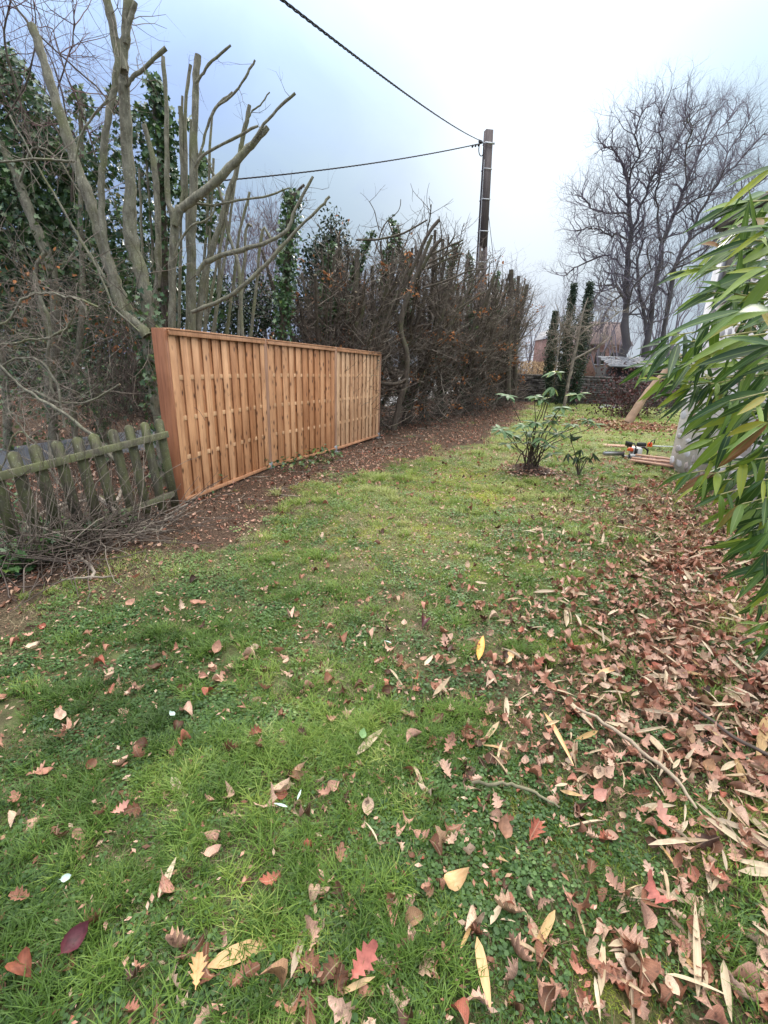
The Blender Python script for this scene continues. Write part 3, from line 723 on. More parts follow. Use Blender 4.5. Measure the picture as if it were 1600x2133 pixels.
twigs_on(t2, tr2, 46, 0.4, 0.004, M_TWIG, 1)
t3 = empty('lopped_tree', 'ivy covered dark trunk cut short among the bare stems behind the first fence panel', 'tree')
tr3 = limbs(t3, [('trunk', 7.2, [(345, 950, 24), (342, 690, 22), (341, 520, 21), (338, 437, 20), (335, 328, 20), (326, 240, 18), (319, 168, 15)]),
                 ('limb', 7.2, [(338, 420, 7), (352, 330, 6), (345, 240, 5), (316, 160, 4)])], BD)
t4 = empty('lopped_tree', 'ivy wrapped lopped tree at the left edge leaning up and left', 'tree')
tr4 = limbs(t4, [('trunk', 6.9, [(120, 1000, 30), (108, 860, 26), (104, 779, 25), (116, 703, 24), (112, 586, 24), (96, 525, 25), (70, 464, 26), (44, 394, 22), (22, 341, 20), (-2, 289, 17), (-30, 240, 15)]),
                 ('limb', 6.6, [(96, 525, 10), (75, 560, 9), (78, 620, 10), (98, 680, 12), (106, 720, 12)]),
                 ('limb', 6.7, [(40, 380, 6), (70, 310, 6), (120, 330, 5), (165, 400, 4)]),
                 ('limb', 6.9, [(160, 930, 16), (150, 820, 15), (165, 720, 15), (172, 600, 14), (168, 480, 12), (170, 330, 11), (168, 190, 10)]),
                 ('limb', 6.9, [(225, 960, 26), (206, 860, 22), (196, 800, 18)]),
                 ('limb', 7.4, [(20, 980, 20), (10, 800, 18), (-15, 640, 18), (-10, 480, 16), (18, 380, 13)])], BK)
twigs_on(t4, tr4, 160, 0.8, 0.005, M_TWIGG, 1)
t5 = empty('lopped_tree', 'ivy clad trunk with pale cut top behind the second fence panel', 'tree')
tr5 = limbs(t5, [('trunk', 9.2, [(585, 900, 24), (588, 700, 22), (592, 620, 22), (597, 560, 21), (604, 481, 22), (610, 402, 21)]),
                 ('limb', 9.2, [(608, 425, 7), (620, 398, 7), (634, 385, 6)]), ('limb', 9.2, [(606, 450, 6), (596, 420, 5), (592, 400, 5)])], BD)
twigs_on(t5, tr5, 30, 0.6, 0.006, M_TWIG, 1)
# fine bare branches against the sky, top left
t6 = empty('bare_branches', 'fine reddish bare twigs reaching up against the sky at top left above the ivy', 'tree')
bp = limbs(t6, [('branch', 6.8, [(150, 420, 6), (150, 330, 5), (130, 200, 4), (100, 110, 3), (40, 20, 3), (10, -30, 2)]), ('branch', 6.6, [(250, 240, 4), (200, 180, 4), (120, 110, 4), (60, 50, 4), (15, -10, 3)]),
                ('branch', 7.0, [(60, 300, 5), (40, 200, 5), (10, 90, 5), (22, 0, 4), (30, -40, 3)]), ('branch', 6.9, [(165, 300, 4), (120, 210, 4), (150, 90, 3), (155, 20, 3)]),
                ('branch', 6.7, [(200, 330, 4), (170, 230, 3), (140, 160, 3), (110, 60, 2)]), ('branch', 6.9, [(10, 250, 4), (60, 160, 4), (75, 60, 3), (66, -20, 2)])], BD, k=6)
twigs_on(t6, bp, 100, 0.9, 0.006, mat('twig_reddish', plain((0.17, 0.10, 0.095), 0.3, 5), 0.8), 2, upb=0.35, cfg=dict(wig=0.16, up=0.04, kids=3, spread=0.7, tip=0.4))

# ---- ivy
def blob_pts(blobs):
    P = []; O = []
    for px, py, r, Y, n, *dy in blobs:
        c = at(px, py, Y); rw = r*((c-CC)@CF)/FPX; v = rand_dirs(n)*(rng.random((n, 1))**0.45); v[:, 1] *= (dy[0] if dy else 0.9)
        P.append(c+v*rw); O.append(v)
    return np.vstack(P), np.vstack(O)
def foliage(parent, P, O, tmpl, size, mat_, name, singles=0, droop=0.5, svar=0.35, single_name='leaf'):
    n = len(P); d = unit(rng.normal(size=(n, 3))*0.7+np.array([0, 0, -droop])+O*0.4); nn = unit(rng.normal(size=(n, 3))*0.6+O*0.8+np.array([0.2, -0.7, 0.4]))
    s = size*rng.uniform(1-svar, 1+svar, n); Rm = frames(d, nn); tn = np.clip(rng.beta(2, 2.6, n), 0, 1)
    if singles:
        # the leaves that show largest: nearest to the viewer and in front of their mass
        dist = np.linalg.norm(P-CC, axis=1)-0.25*s/size; o_ = np.argsort(dist); top = o_[:singles]; rest = o_[singles:]
        mes = []
        for q in range(6):
            me = mesh_np('leaf', tmpl[0], tmpl[1], mat_, tone=np.full(len(tmpl[0]), q/5.0), link_it=False).data; mes.append(me)
        for i in top: inst(single_name, mes[int(tn[i]*5.99)], P[i], Rm[i], parent, (s[i],)*3)
        P, Rm, s, tn = P[rest], Rm[rest], s[rest], tn[rest]
    scatter(name, tmpl, P, Rm, s, mat_, parent, tn)
def along(paths, n, rad, Y=None):
    P = []; O = []
    for P_, R_ in paths:
        i = rng.integers(0, len(P_)-1, n); t_ = rng.random((n, 1)); c = P_[i]*(1-t_)+P_[i+1]*t_; v = rand_dirs(n); v[:, 2] *= 0.3; v = unit(v)
        P.append(c+v*(R_[i][:, None]+rad*rng.random((n, 1))**1.3)); O.append(v)
    return np.vstack(P), np.vstack(O)
iv = empty('ivy', 'dense dark green ivy mass climbing the trees along the left edge', 'ivy')
BL = [(5, 150, 55, 7.6, 500), (30, 215, 75, 7.6, 900), (0, 330, 95, 7.6, 1300), (85, 265, 60, 7.5, 700), (60, 390, 110, 7.7, 1900), (130, 330, 60, 7.5, 600), (140, 430, 75, 7.6, 800), (0, 500, 120, 7.6, 1700), (110, 530, 105, 7.7, 1300), (-10, 420, 120, 7.2, 900), (60, 600, 120, 8.2, 1500), (200, 620, 110, 8.4, 1300), (280, 680, 90, 8.4, 900), (120, 740, 120, 8.6, 1300),
      (205, 330, 55, 7.4, 350), (205, 430, 60, 7.5, 380), (195, 550, 80, 7.6, 600), (30, 640, 110, 7.8, 1300), (140, 660, 90, 7.8, 700), (240, 640, 75, 7.6, 420), (270, 270, 36, 7.3, 170), (295, 240, 28, 7.3, 110), (300, 380, 50, 7.4, 260), (330, 330, 35, 7.3, 170), (310, 470, 60, 7.4, 330),
      (350, 560, 50, 7.5, 260), (300, 580, 60, 7.5, 330), (385, 400, 35, 7.2, 150), (430, 400, 34, 7.2, 150), (430, 470, 38, 7.2, 160), (385, 260, 18, 7.2, 40), (425, 345, 22, 7.2, 60), (420, 620, 60, 7.6, 260), (250, 500, 60, 7.5, 300), (240, 205, 25, 7.3, 60), (170, 215, 30, 7.4, 120)]
P_, O_ = blob_pts(BL)
foliage(iv, P_, O_, IVY, 0.068, M_IVY, 'ivy_leaves', 260, single_name='leaf')
P_, O_ = along(tr3, 700, 0.10); foliage(t3, P_, O_, IVY, 0.062, M_IVY, 'ivy_leaves', 0)
P_, O_ = along(tr5[:1], 1500, 0.14); foliage(t5, P_, O_, IVY, 0.065, M_IVY, 'ivy_leaves', 0)
P_, O_ = along(tr4[:1]+tr4[3:], 260, 0.12); foliage(t4, P_, O_, IVY, 0.062, M_IVY, 'ivy_leaves', 0)
P_, O_ = along([(tr1[0][0][:22], tr1[0][1][:22])], 420, 0.12); foliage(t1, P_, O_, IVY, 0.058, M_IVY, 'ivy_leaves', 0)
# dead climbing stems and thorny tangle below the ivy
tg = empty('climber_tangle', 'tangle of dead brown climber stems hanging behind the picket fence', 'climber')
mb = MB(); mb2 = MB(); mb3 = MB()
for _ in range(520):
    px = rng.uniform(-40, 340); py = rng.uniform(560, 880); Y = rng.uniform(5.4, 7.6); p = at(px, py, Y)
    d = np.array([rng.normal(0, .6), rng.normal(0, .4), rng.normal(-0.1, 0.8)])
    sub(rng.choice([mb, mb2, mb], 1)[0] if rng.random() < 0.9 else mb3, p, d, rng.uniform(0.3, 1.3), rng.uniform(0.002, 0.005), 1, dict(wig=0.28, up=-0.04, kids=2, spread=0.9))
for _ in range(200):
    px = rng.normal(262, 34); py = rng.uniform(650, 820); p = at(px, py, rng.uniform(5.7, 6.4))
    P, _d = walk(p, (rng.normal(0, .3), rng.normal(0, .3), -1), rng.uniform(0.4, 1.2), 7, 0.2); mb.tube(P, 0.003, 3, cap=False)
for o_ in (mb.build('dead_stems', M_TWIG, tg), mb2.build('dead_stems', M_TWIGG, tg), mb3.build('dead_stems', M_TWIGY, tg)): o_['kind'] = 'stuff'
lbs = limbs(tg, [('branch', 4.6, [(262, 1070, 9), (268, 1000, 9), (240, 960, 9), (190, 905, 9), (120, 850, 8), (80, 830, 8), (30, 790, 6), (-20, 740, 5)]),
           ('branch', 4.9, [(135, 890, 6), (115, 800, 6), (70, 745, 6), (0, 760, 4), (-30, 765, 3)]), ('branch', 4.8, [(205, 640, 5), (150, 620, 6), (100, 612, 6), (55, 618, 6), (20, 660, 6), (-20, 700, 5)]),
           ('branch', 4.9, [(105, 705, 5), (50, 710, 5), (0, 718, 5), (-40, 722, 4)]), ('branch', 4.9, [(110, 700, 6), (142, 680, 6), (152, 650, 5), (160, 620, 3)]),
           ('branch', 5.2, [(70, 568, 8), (85, 620, 8), (105, 690, 9), (100, 760, 9), (112, 820, 8)]), ('branch', 4.6, [(0, 980, 4), (40, 900, 5), (80, 935, 5), (110, 985, 5), (150, 1040, 5), (190, 1090, 4)]),
           ('branch', 4.3, [(140, 1110, 6), (100, 1040, 6), (70, 960, 5), (45, 890, 4), (15, 850, 3)]), ('branch', 5.0, [(40, 820, 7), (70, 815, 7), (120, 838, 6), (190, 835, 5), (250, 800, 4)]),
           ('branch', 5.3, [(160, 480, 5), (200, 560, 5), (240, 640, 5), (290, 690, 4)])], BK, k=6, wig=0.008)
twigs_on(tg, lbs, 260, 0.45, 0.0035, M_TWIGG, 1, upb=0.1)
P_, O_ = blob_pts([(110, 760, 120, 7.2, 260), (250, 820, 80, 6.6, 140), (40, 860, 80, 6.6, 120)]); foliage(tg, P_, O_, IVY, 0.05, M_IVY, 'ivy_leaves', 0)
P_, O_ = blob_pts([(110, 640, 130, 6.6, 60), (60, 600, 90, 6.4, 40), (250, 700, 70, 6.5, 60)]); foliage(tg, P_, O_, OVAL, 0.06, M_DEAD, 'dead_leaves', 0)
# ------------------------------------------------------------------ hedge of lopped hornbeams beyond the fence
def ztop(P, py):
    lo, hi = 0.5, 12.0
    for _ in range(40):
        m_ = (lo+hi)/2
        if pj((P[0], P[1], m_))[1] > py: lo = m_
        else: hi = m_
    return lo
def copy_tree(o, parent=None):
    c = o.copy(); COL.objects.link(c); c.parent = parent
    for ch in list(o.children):
        copy_tree(ch, c)
    return c
HDG = []
def hedge_proto(seed, hgt, nst, ntw, dead):
    t = empty('hedge_tree', 'x', 'tree')
    sm_ = []; 
    base = np.zeros(3)
    P, d = walk(base-np.array([0, 0, .1]), (0.1*rng.normal(), 0.1*rng.normal(), 1), 0.9, 5, 0.05); R = np.linspace(0.15, 0.11, 6)
    mb = MB(); mb.tube(P, R, 10); o = mb.build('trunk', BD, t, smooth=True); top = P[-1]
    for k in range(nst):
        a = k*6.283/nst+rng.normal(0, .3); ln = rng.uniform(0.08, 0.42) if k else 0.05
        L_ = (hgt-0.8)*rng.uniform(0.72, 1.05)
        P, _ = walk(top-np.array([0, 0, rng.uniform(0, .5)]), (ln*math.cos(a)*1.3, ln*math.sin(a)*1.3, 1), L_, 9, 0.035, 0.06); r0 = rng.uniform(0.03, 0.06)
        R = np.linspace(r0, r0*0.62, 10); mb = MB(); mb.tube(P, R, 8, capm=1); o = mb.build('stem', BD, t)
        for f in o.data.polygons: f.use_smooth = f.material_index == 0
        sm_.append((P, R))
        for q in range(3):                    # lopped side stems
            i = rng.integers(3, 9); dd = unit(np.array([math.cos(a+rng.normal(0, .8)), math.sin(a+rng.normal(0, .8)), 1.0+rng.random()]))
            P2, _ = walk(P[i], dd, rng.uniform(0.5, 1.5), 6, 0.10, 0.05); R2 = np.linspace(R[i]*0.55, R[i]*0.33, 7); mb = MB(); mb.tube(P2, R2, 6, capm=1); mb.build('branch', BD, t); sm_.append((P2, R2))
    mb = MB(); mbg = MB(); ends = []
    for k in range(ntw):
        P, R = sm_[rng.integers(len(sm_))]; i = rng.integers(0, len(P)-1)
        u_ = rng.random()
        p = P[i]*(1-u_)+P[i+1]*u_; zf = p[2]/hgt
        if rng.random() < 0.42: p = p*np.array([1, 1, 0])+np.array([0, 0, rng.uniform(0.1, 2.6)])+rng.normal(0, .15, 3)
        a = rng.random()*6.283; out_ = 1.0
        d = np.array([math.cos(a)*out_, math.sin(a)*out_, rng.normal(0.25, 0.4)])
        L_ = rng.uniform(0.4, 1.35)*(1.1-0.55*zf); tgt = mbg if rng.random() < 0.35 else mb
        n_ = 5; Q, _ = walk(p, d, L_, n_, 0.12, 0.12); r0 = rng.uniform(0.004, 0.010); tgt.tube(Q, np.linspace(r0, r0*0.5, n_+1), 3, cap=False)
        ends.append(Q[-1]); ends.append(Q[3])
        for _2 in range(2):
            j = rng.integers(1, n_); d2 = unit(Q[j+1]-Q[j]+rng.normal(0, .5, 3)); Q2, _ = walk(Q[j], d2, L_*0.45, 3, 0.2, 0.1); tgt.tube(Q2, np.linspace(r0*0.6, r0*0.3, 4), 3, cap=False)
    for q in (mb.build('twigs', M_TWIG, t), mbg.build('twigs', M_TWIGG, t)): q['kind'] = 'stuff'
    if dead:
        ends = np.array(ends); c = ends[rng.integers(0, len(ends), 22)]; P = np.repeat(c, dead//22, 0)+rng.normal(0, .10, ((dead//22)*22, 3))
        foliage(t, P, np.zeros_like(P), OVAL, 0.085, M_DEAD, 'dead_leaves', 0)
    P = rng.normal(0, 1, (900, 3))*np.array([.45, .45, .9])+np.array([0, 0, 1.1]); P[:, 2] = np.abs(P[:, 2])
    foliage(t, P, unit(P*np.array([1, 1, 0])), OVAL, 0.055, M_EVER, 'dark_leaves', 0)
    if seed != 3:
        P_, O_ = along(sm_[:4], 330, .12); foliage(t, P_, O_, IVY, .075, M_IVY, 'ivy_leaves', 0)
    return t
protos = [hedge_proto(1, 5.3, 12, 1100, 330), hedge_proto(2, 5.5, 13, 1100, 400), hedge_proto(3, 5.0, 11, 1100, 110)]
A_ = gp(812, 900); B_ = gp(1076, 838); hd = (B_-A_)/np.linalg.norm(B_-A_); hn = np.array([-hd[1], hd[0], 0])
HT = [-1.9, -1.1, -0.3, 0.7, 1.9, 3.2, 4.5, 5.8, 7.1, 8.4, 9.7, 11.0, 12.0]
PROF = ([600, 700, 760, 850, 930, 960, 1000, 1060, 1100], [540, 495, 475, 468, 478, 525, 560, 578, 605])
PH = [5.3, 5.5, 5.0]
HL = ['lopped hedge tree with orange dead leaves above the middle fence panel', 'lopped hedge tree rising above the far fence panel with clusters of orange dead leaves', 'thick bent hedge tree standing directly behind the last fence post',
      'first lopped hedge tree past the end of the new fence', 'second hedge tree past the new fence with long twigs fanning right', 'third hedge tree past the new fence', 'fourth hedge tree past the fence left of the utility pole', 'hedge tree standing just in front of the utility pole',
      'hedge tree just right of the utility pole', 'second hedge tree right of the utility pole', 'third hedge tree right of the utility pole with tall cut stumps', 'second last hedge tree before the stone wall with two thick stumps', 'last hedge tree next to the stone wall at the far end']
GRP = 'lopped hedge trees in a row beyond the new fence'
for i, (t_, lb) in enumerate(zip(HT, HL)):
    pr = protos[i % 3]; o = pr if i < 3 else copy_tree(pr)
    p = A_+hd*t_+hn*((0.9 if t_ < 1 else 0.35)+rng.normal(0, .08)); o.location = (p[0], p[1], 0); o.rotation_euler.z = rng.uniform(0, 6.28)
    pxx = pj((p[0], p[1], 4.0))[0]+15; s_ = ztop(p, np.interp(pxx, *PROF))/PH[i % 3]*rng.uniform(.95, 1.03); wx = 0.85 if t_ < 0.5 else (1.1 if t_ < 9 else (1.0 if t_ < 12 else .8)); o.scale = (wx, wx, s_); tag(o, lb, 'tree', GRP)
# one thick bent stem at the fence end, pale with moss
bs_ = empty('lopped_tree', 'mossy bent stem curving up from the ground just right of the last fence post', 'tree')
limbs(bs_, [('trunk', 10.9, [(820, 895, 16), (832, 840, 14), (846, 790, 13), (848, 740, 13), (836, 690, 13), (842, 640, 12), (872, 560, 10), (900, 490, 8)]), ('limb', 10.8, [(846, 790, 8), (825, 800, 10), (795, 798, 10), (770, 790, 10)]),
            ('limb', 10.9, [(745, 520, 13), (742, 600, 14), (740, 700, 22), (742, 900, 24)])], BD)
lb_ = empty('bare_branches', 'long thin curved branches arching right over the top of the hedge', 'tree')
bq = limbs(lb_, [('branch', 10.8, [(742, 500, 5), (790, 498, 5), (840, 486, 5), (890, 458, 4)]), ('branch', 11.5, [(830, 620, 8), (868, 540, 8), (890, 490, 8), (915, 458, 9)]), ('branch', 11.5, [(880, 560, 9), (900, 520, 9), (920, 497, 9)]),
                 ('branch', 11.8, [(880, 540, 5), (920, 520, 5), (965, 500, 4)]), ('branch', 11.8, [(890, 550, 5), (930, 530, 5), (965, 505, 3)]), ('branch', 11.8, [(890, 560, 6), (930, 540, 5), (962, 528, 4)]),
                 ('branch', 11.6, [(880, 600, 5), (930, 585, 5), (975, 565, 4), (1010, 560, 3)]), ('branch', 11.9, [(915, 560, 3), (920, 500, 3), (915, 450, 2)]), ('branch', 13, [(930, 660, 4), (990, 620, 4), (1020, 600, 3), (1030, 570, 2)]),
                 ('branch', 11.0, [(780, 530, 3), (800, 470, 3), (830, 440, 2), (835, 415, 2)]), ('branch', 11.0, [(790, 480, 3), (780, 440, 2), (770, 420, 2)])], BD, k=6)
twigs_on(lb_, bq, 60, 0.5, 0.006, M_TWIG, 1)
for px_, pt_, w_, Y_, lb in ((1065, 562, 13, 19.0, 'thick pale cut stump rising highest at the far end of the hedge'), (1080, 575, 9, 20.0, 'narrow cut stump just right of the thickest one at the far end of the hedge'), (1098, 593, 10, 21.5, 'slanting cut stump at the right end of the hedge top')):
    o = empty('cut_stump', lb, 'tree'); dx = 14 if px_ > 1090 else 3
    limbs(o, [('trunk', Y_, [(px_-dx*2.4, 835, w_*1.3), (px_-dx*2, 740, w_*1.15), (px_-dx, 660, w_), (px_, pt_, w_*0.95)]), ('limb', Y_, [(px_-dx, 650, w_*0.4), (px_-9, 600, w_*0.3), (px_-12, pt_+8, 2)])], BD)
    twigs_on(o, [limb([(px_-dx*2, 740, 5), (px_-dx, 660, 5), (px_-4, pt_+30, 4)], Y_)], 60, 1.0, 0.008, M_TWIG, 1)

# ---- evergreens behind the fence and beyond the road
def shrub(label, blobs, tmpl, size, mat_, stems, n_single=0, Yd=0.8, name='evergreen_shrub'):
    o = empty(name, label, 'shrub'); limbs(o, stems, BD, k=6)
    P, O = blob_pts([(*b, Yd) for b in blobs]); foliage(o, P, O, tmpl, size, mat_, 'leaves', 0, droop=0.1); return o
shrub('dark evergreen shrub rising behind the middle fence panel', [(690, 560, 60, 11.5, 1400), (650, 620, 60, 11.5, 1300), (695, 500, 40, 11.5, 500), (640, 690, 70, 11.5, 1400), (700, 660, 60, 11.5, 1200), (660, 530, 40, 11.5, 500), (690, 450, 24, 11.5, 70)], OVAL, 0.075, M_EVER, [('stem', 11.5, [(680, 900, 14), (682, 700, 12), (690, 470, 5)]), ('stem', 11.5, [(640, 900, 14), (645, 700, 12), (650, 560, 5)])])
shrub('dark leafy shrub seen between the bare stems behind the first fence panel', [(480, 640, 60, 10.5, 1100), (550, 650, 55, 10.5, 1000), (520, 700, 70, 10.5, 1100), (440, 600, 40, 10.5, 500), (540, 600, 35, 10.5, 300), (460, 690, 50, 10.5, 500)], OVAL, 0.07, M_EVER, [('stem', 10.5, [(500, 880, 12), (500, 700, 10), (490, 600, 5)])])
shrub('dark evergreen thicket beyond the road at the far left', [(20, 680, 120, 12.5, 2200), (150, 650, 100, 12.5, 1200), (260, 620, 90, 12.5, 1200), (-60, 560, 130, 12.5, 1800), (100, 560, 90, 12.5, 900), (350, 640, 80, 12.5, 1100), (40, 780, 80, 12.3, 900), (330, 740, 80, 12.2, 900), (200, 740, 90, 12.3, 1000), (120, 800, 110, 12.0, 1500), (280, 800, 90, 12.0, 1300), (0, 830, 90, 12.0, 900)], OVAL, 0.12, M_EVER, [('stem', 12.5, [(60, 830, 18), (60, 700, 15), (70, 560, 8)]), ('stem', 12.5, [(300, 830, 18), (300, 700, 15), (290, 600, 8)])])
# pale twiggy hazel with catkins
hz = empty('catkin_bush', 'pale twiggy hazel bush with hanging catkins behind the bare stems', 'bush')
mb = MB(); root = at(500, 800, 14.0); ce = []
stp = []
for k in range(16):
    tx, ty = rng.uniform(435, 600), rng.uniform(430, 520); T_ = at(tx, ty, 14+rng.normal(0, .4)); P = np.linspace(root+rng.normal(0, .3, 3)*np.array([1, 1, 0]), T_, 7)+rng.normal(0, .05, (7, 3)); stp.append((P, np.linspace(0.03, 0.008, 7))); mb.tube(P, np.linspace(0.03, 0.008, 7), 4, cap=False)
mb.build('stems', M_CATK, hz)['kind'] = 'stuff'
twigs_on(hz, [(P[2:], R[2:]) for P, R in stp], 420, 0.9, 0.008, M_CATK, 1, upb=0.9, cfg=dict(wig=0.12, up=0.12, kids=4, spread=0.55, tip=0.4))
mb = MB()
for _ in range(420):
    P, R = stp[rng.integers(16)]; p = P[rng.integers(4, 7)]+rng.normal(0, .35, 3)*np.array([1, 1, 1.0]); mb.tube(np.array([p, p-np.array([0.0, 0, 0.08])]), 0.011, 4, cap=False)
mb.build('catkins', M_CATK, hz)['kind'] = 'stuff'

# ------------------------------------------------------------------ bare trees, general recursion
def crook(mb, p, d, L, r, lev, c):
    n = 4 if lev > 0 else 3; P, d2 = walk(p, d, L, n, c['wig'], c['up']); R = np.linspace(r, r*0.62, n+1); mb.tube(P, R, 5 if r > 0.05 else 3, cap=False)
    if lev == 0: return
    k = c['kids'] if isinstance(c['kids'], int) else c['kids'][lev]
    for j in range(k):
        i = n if j < 2 else rng.integers(1, n+1); dd = unit(P[i]-P[i-1]); o_ = rand_dirs(1)[0]; o_ = unit(o_-dd*(o_@dd)); sp_ = c['spread']*rng.uniform(0.5, 1.1)
        crook(mb, P[i], unit(dd*math.cos(sp_)+o_*math.sin(sp_)), L*rng.uniform(0.62, 0.85), R[i]*rng.uniform(0.55, 0.75), lev-1, c)
big = empty('bare_tree', 'huge bare winter tree with crooked spreading branches at the right against the bright sky', 'tree')
BT = [[(1292, 850, 36), (1297, 760, 31), (1301, 700, 25), (1304, 640, 21), (1308, 600, 20), (1309, 532, 17), (1313, 489, 14), (1312, 433, 12), (1307, 382, 9), (1300, 345, 6), (1280, 314, 5), (1255, 300, 4)],
      [(1313, 489, 9), (1330, 440, 9), (1350, 395, 7), (1358, 371, 6), (1392, 332, 5), (1425, 270, 4), (1440, 230, 3)], [(1307, 390, 6), (1319, 354, 6), (1333, 315, 5), (1322, 280, 4), (1345, 225, 3)],
      [(1330, 860, 26), (1340, 780, 22), (1352, 700, 18), (1362, 620, 15), (1375, 546, 14), (1383, 498, 13), (1406, 447, 10), (1431, 377, 8), (1454, 321, 6), (1482, 245, 4)], [(1380, 510, 8), (1372, 450, 6), (1366, 400, 5), (1378, 340, 4), (1374, 280, 3), (1380, 235, 3)],
      [(1350, 860, 24), (1375, 760, 20), (1390, 650, 14), (1403, 560, 12), (1434, 503, 10), (1459, 447, 8), (1496, 377, 6), (1544, 329, 5), (1590, 280, 4)], [(1340, 860, 14), (1350, 730, 12), (1338, 640, 10), (1328, 560, 8), (1340, 500, 6)],
      [(1312, 450, 7), (1290, 443, 6), (1251, 441, 5), (1225, 425, 4), (1212, 410, 3)], [(1308, 500, 6), (1290, 485, 6), (1268, 489, 5), (1235, 475, 4), (1200, 480, 3)], [(1300, 560, 6), (1285, 542, 6), (1257, 534, 5), (1206, 554, 4), (1175, 575, 3)],
      [(1298, 620, 7), (1285, 600, 7), (1262, 596, 6), (1240, 619, 5), (1222, 655, 3)], [(1434, 503, 6), (1480, 470, 5), (1530, 420, 4), (1580, 370, 3)], [(1403, 560, 6), (1450, 540, 5), (1500, 500, 4), (1560, 470, 3)], [(1406, 447, 6), (1440, 420, 5), (1480, 400, 4), (1520, 340, 3)],
      [(1300, 610, 6), (1270, 640, 5), (1245, 690, 4)], [(1431, 377, 5), (1425, 330, 4), (1440, 280, 3), (1430, 245, 3)], [(1312, 520, 5), (1330, 500, 5), (1350, 470, 4), (1395, 440, 3)],
      [(1434, 503, 6), (1500, 455, 5), (1570, 390, 4), (1640, 330, 3)], [(1410, 550, 6), (1490, 500, 5), (1570, 470, 4), (1640, 430, 3)], [(1496, 377, 4), (1530, 300, 4), (1560, 250, 3)], [(1454, 321, 4), (1500, 270, 3), (1530, 235, 3)], [(1302, 650, 6), (1320, 600, 5), (1350, 560, 4), (1350, 510, 3)]]
bpaths = []
for i, pts in enumerate(BT):
    YY = 28+(0 if i in (0, 3, 5, 6) else rng.uniform(-.5, .5)); P, R = limb(pts, YY)
    if i not in (0, 3, 5, 6): P = CC+(P-CC)*(1+np.linspace(0, rng.normal(0, 2.0), len(P))/28)[:, None]
    P, R = smooth_poly(P, R, 3, 0.05); mb = MB(); mb.tube(P, R*0.66, 8); mb.build('trunk' if i in (0, 3, 5) else 'limb', BF := [M_FARB], big, smooth=True); bpaths.append((P, R))
mb = MB(); cfg = dict(wig=0.27, up=0.09, kids=[0, 3, 3, 3], spread=0.7)
for bi, (P, R) in enumerate(bpaths):
    n = len(P); cum = 0
    for i in range(int(n*0.26), n):
        for _ in range(3 if R[i] > 0.1 else 4):
            if rng.random() < 0.2: continue
            dd = unit(P[min(i+1, n-1)]-P[i-1]); o_ = rand_dirs(1)[0]; o_ = unit(o_-dd*(o_@dd)); zz = P[i][2]
            L_ = rng.uniform(0.45, 1.05)*(1.25 if i < n*.7 else .85); crook(mb, P[i], unit(dd*0.75+o_+np.array([0, 0, .15])), L_, max(.028, min(R[i]*0.5, 0.06))*rng.uniform(0.7, 1), 3, cfg)
print('big tree verts', mb.n)
mb.build('twigs', M_FART, big)['kind'] = 'stuff'
def far_proto(name, h, nst, lev, spread, up, r=0.12):
    t = empty(name, 'x', 'tree'); mb = MB(); P, d = walk((0, 0, -.2), (0, 0, 1), h*0.35, 4, 0.05); mb.tube(P, np.linspace(r, r*.8, 5), 6); mb.build('trunk', M_FARB, t); mb = MB()
    for k in range(nst):
        a = k*6.283/nst; crook(mb, P[rng.integers(2, 5)], unit(np.array([math.cos(a)*spread, math.sin(a)*spread, 1])), h*0.27, r*0.55, lev, dict(wig=0.12, up=up, kids=[0, 4, 3, 3, 2, 2], spread=0.5))
    mb.build('twigs', M_FART, t)['kind'] = 'stuff'; return t
fp = [far_proto('far_tree', 7, 6, 4, 0.5, 0.08), far_proto('far_tree', 9, 7, 4, 0.35, 0.12)]
FT = [((1245, 760), 33, 1.0, 'small bare tree left of the huge tree in front of the brick house'), ((1100, 768), 62, 1.1, 'distant bluish bare tree above the pale road'), ((1125, 768), 55, 0.8, 'small distant bare tree left of the dark columns'), ((1160, 768), 48, 1.0, 'bare tree behind the dark columns'), ((1275, 765), 42, 1.0, 'bare tree behind the brick house roof'),
      ((1385, 770), 36, 1.1, 'bare tree seen low between the trunks of the huge tree'), ((1440, 770), 40, 1.1, 'bare tree behind the bamboo tips'), ((1345, 770), 44, 1.15, 'far bare tree behind the huge trunk'), ((1330, 770), 33, 0.8, 'twiggy bare shrub at the foot of the huge tree'), ((1205, 768), 30, 0.7, 'low bare tree right behind the dark columns'),
      ((730, 768), 24, 0.95, 'bare tree far behind the hedge above the last fence panel'), ((560, 768), 26, 0.9, 'bare tree far beyond the road between the stems'), ((930, 775), 30, 0.9, 'bare tree far behind the hedge left of the pole')]
for i, ((px_, py_), Y_, s_, lb) in enumerate(FT):
    o = fp[i % 2] if i < 2 else copy_tree(fp[i % 2]); p = at(px_, 790, Y_); o.location = (p[0], p[1], float(H(p[0], p[1]))); o.scale = (s_,)*3; o.rotation_euler.z = rng.uniform(0, 6); tag(o, lb, 'tree', 'bare trees in the far background')

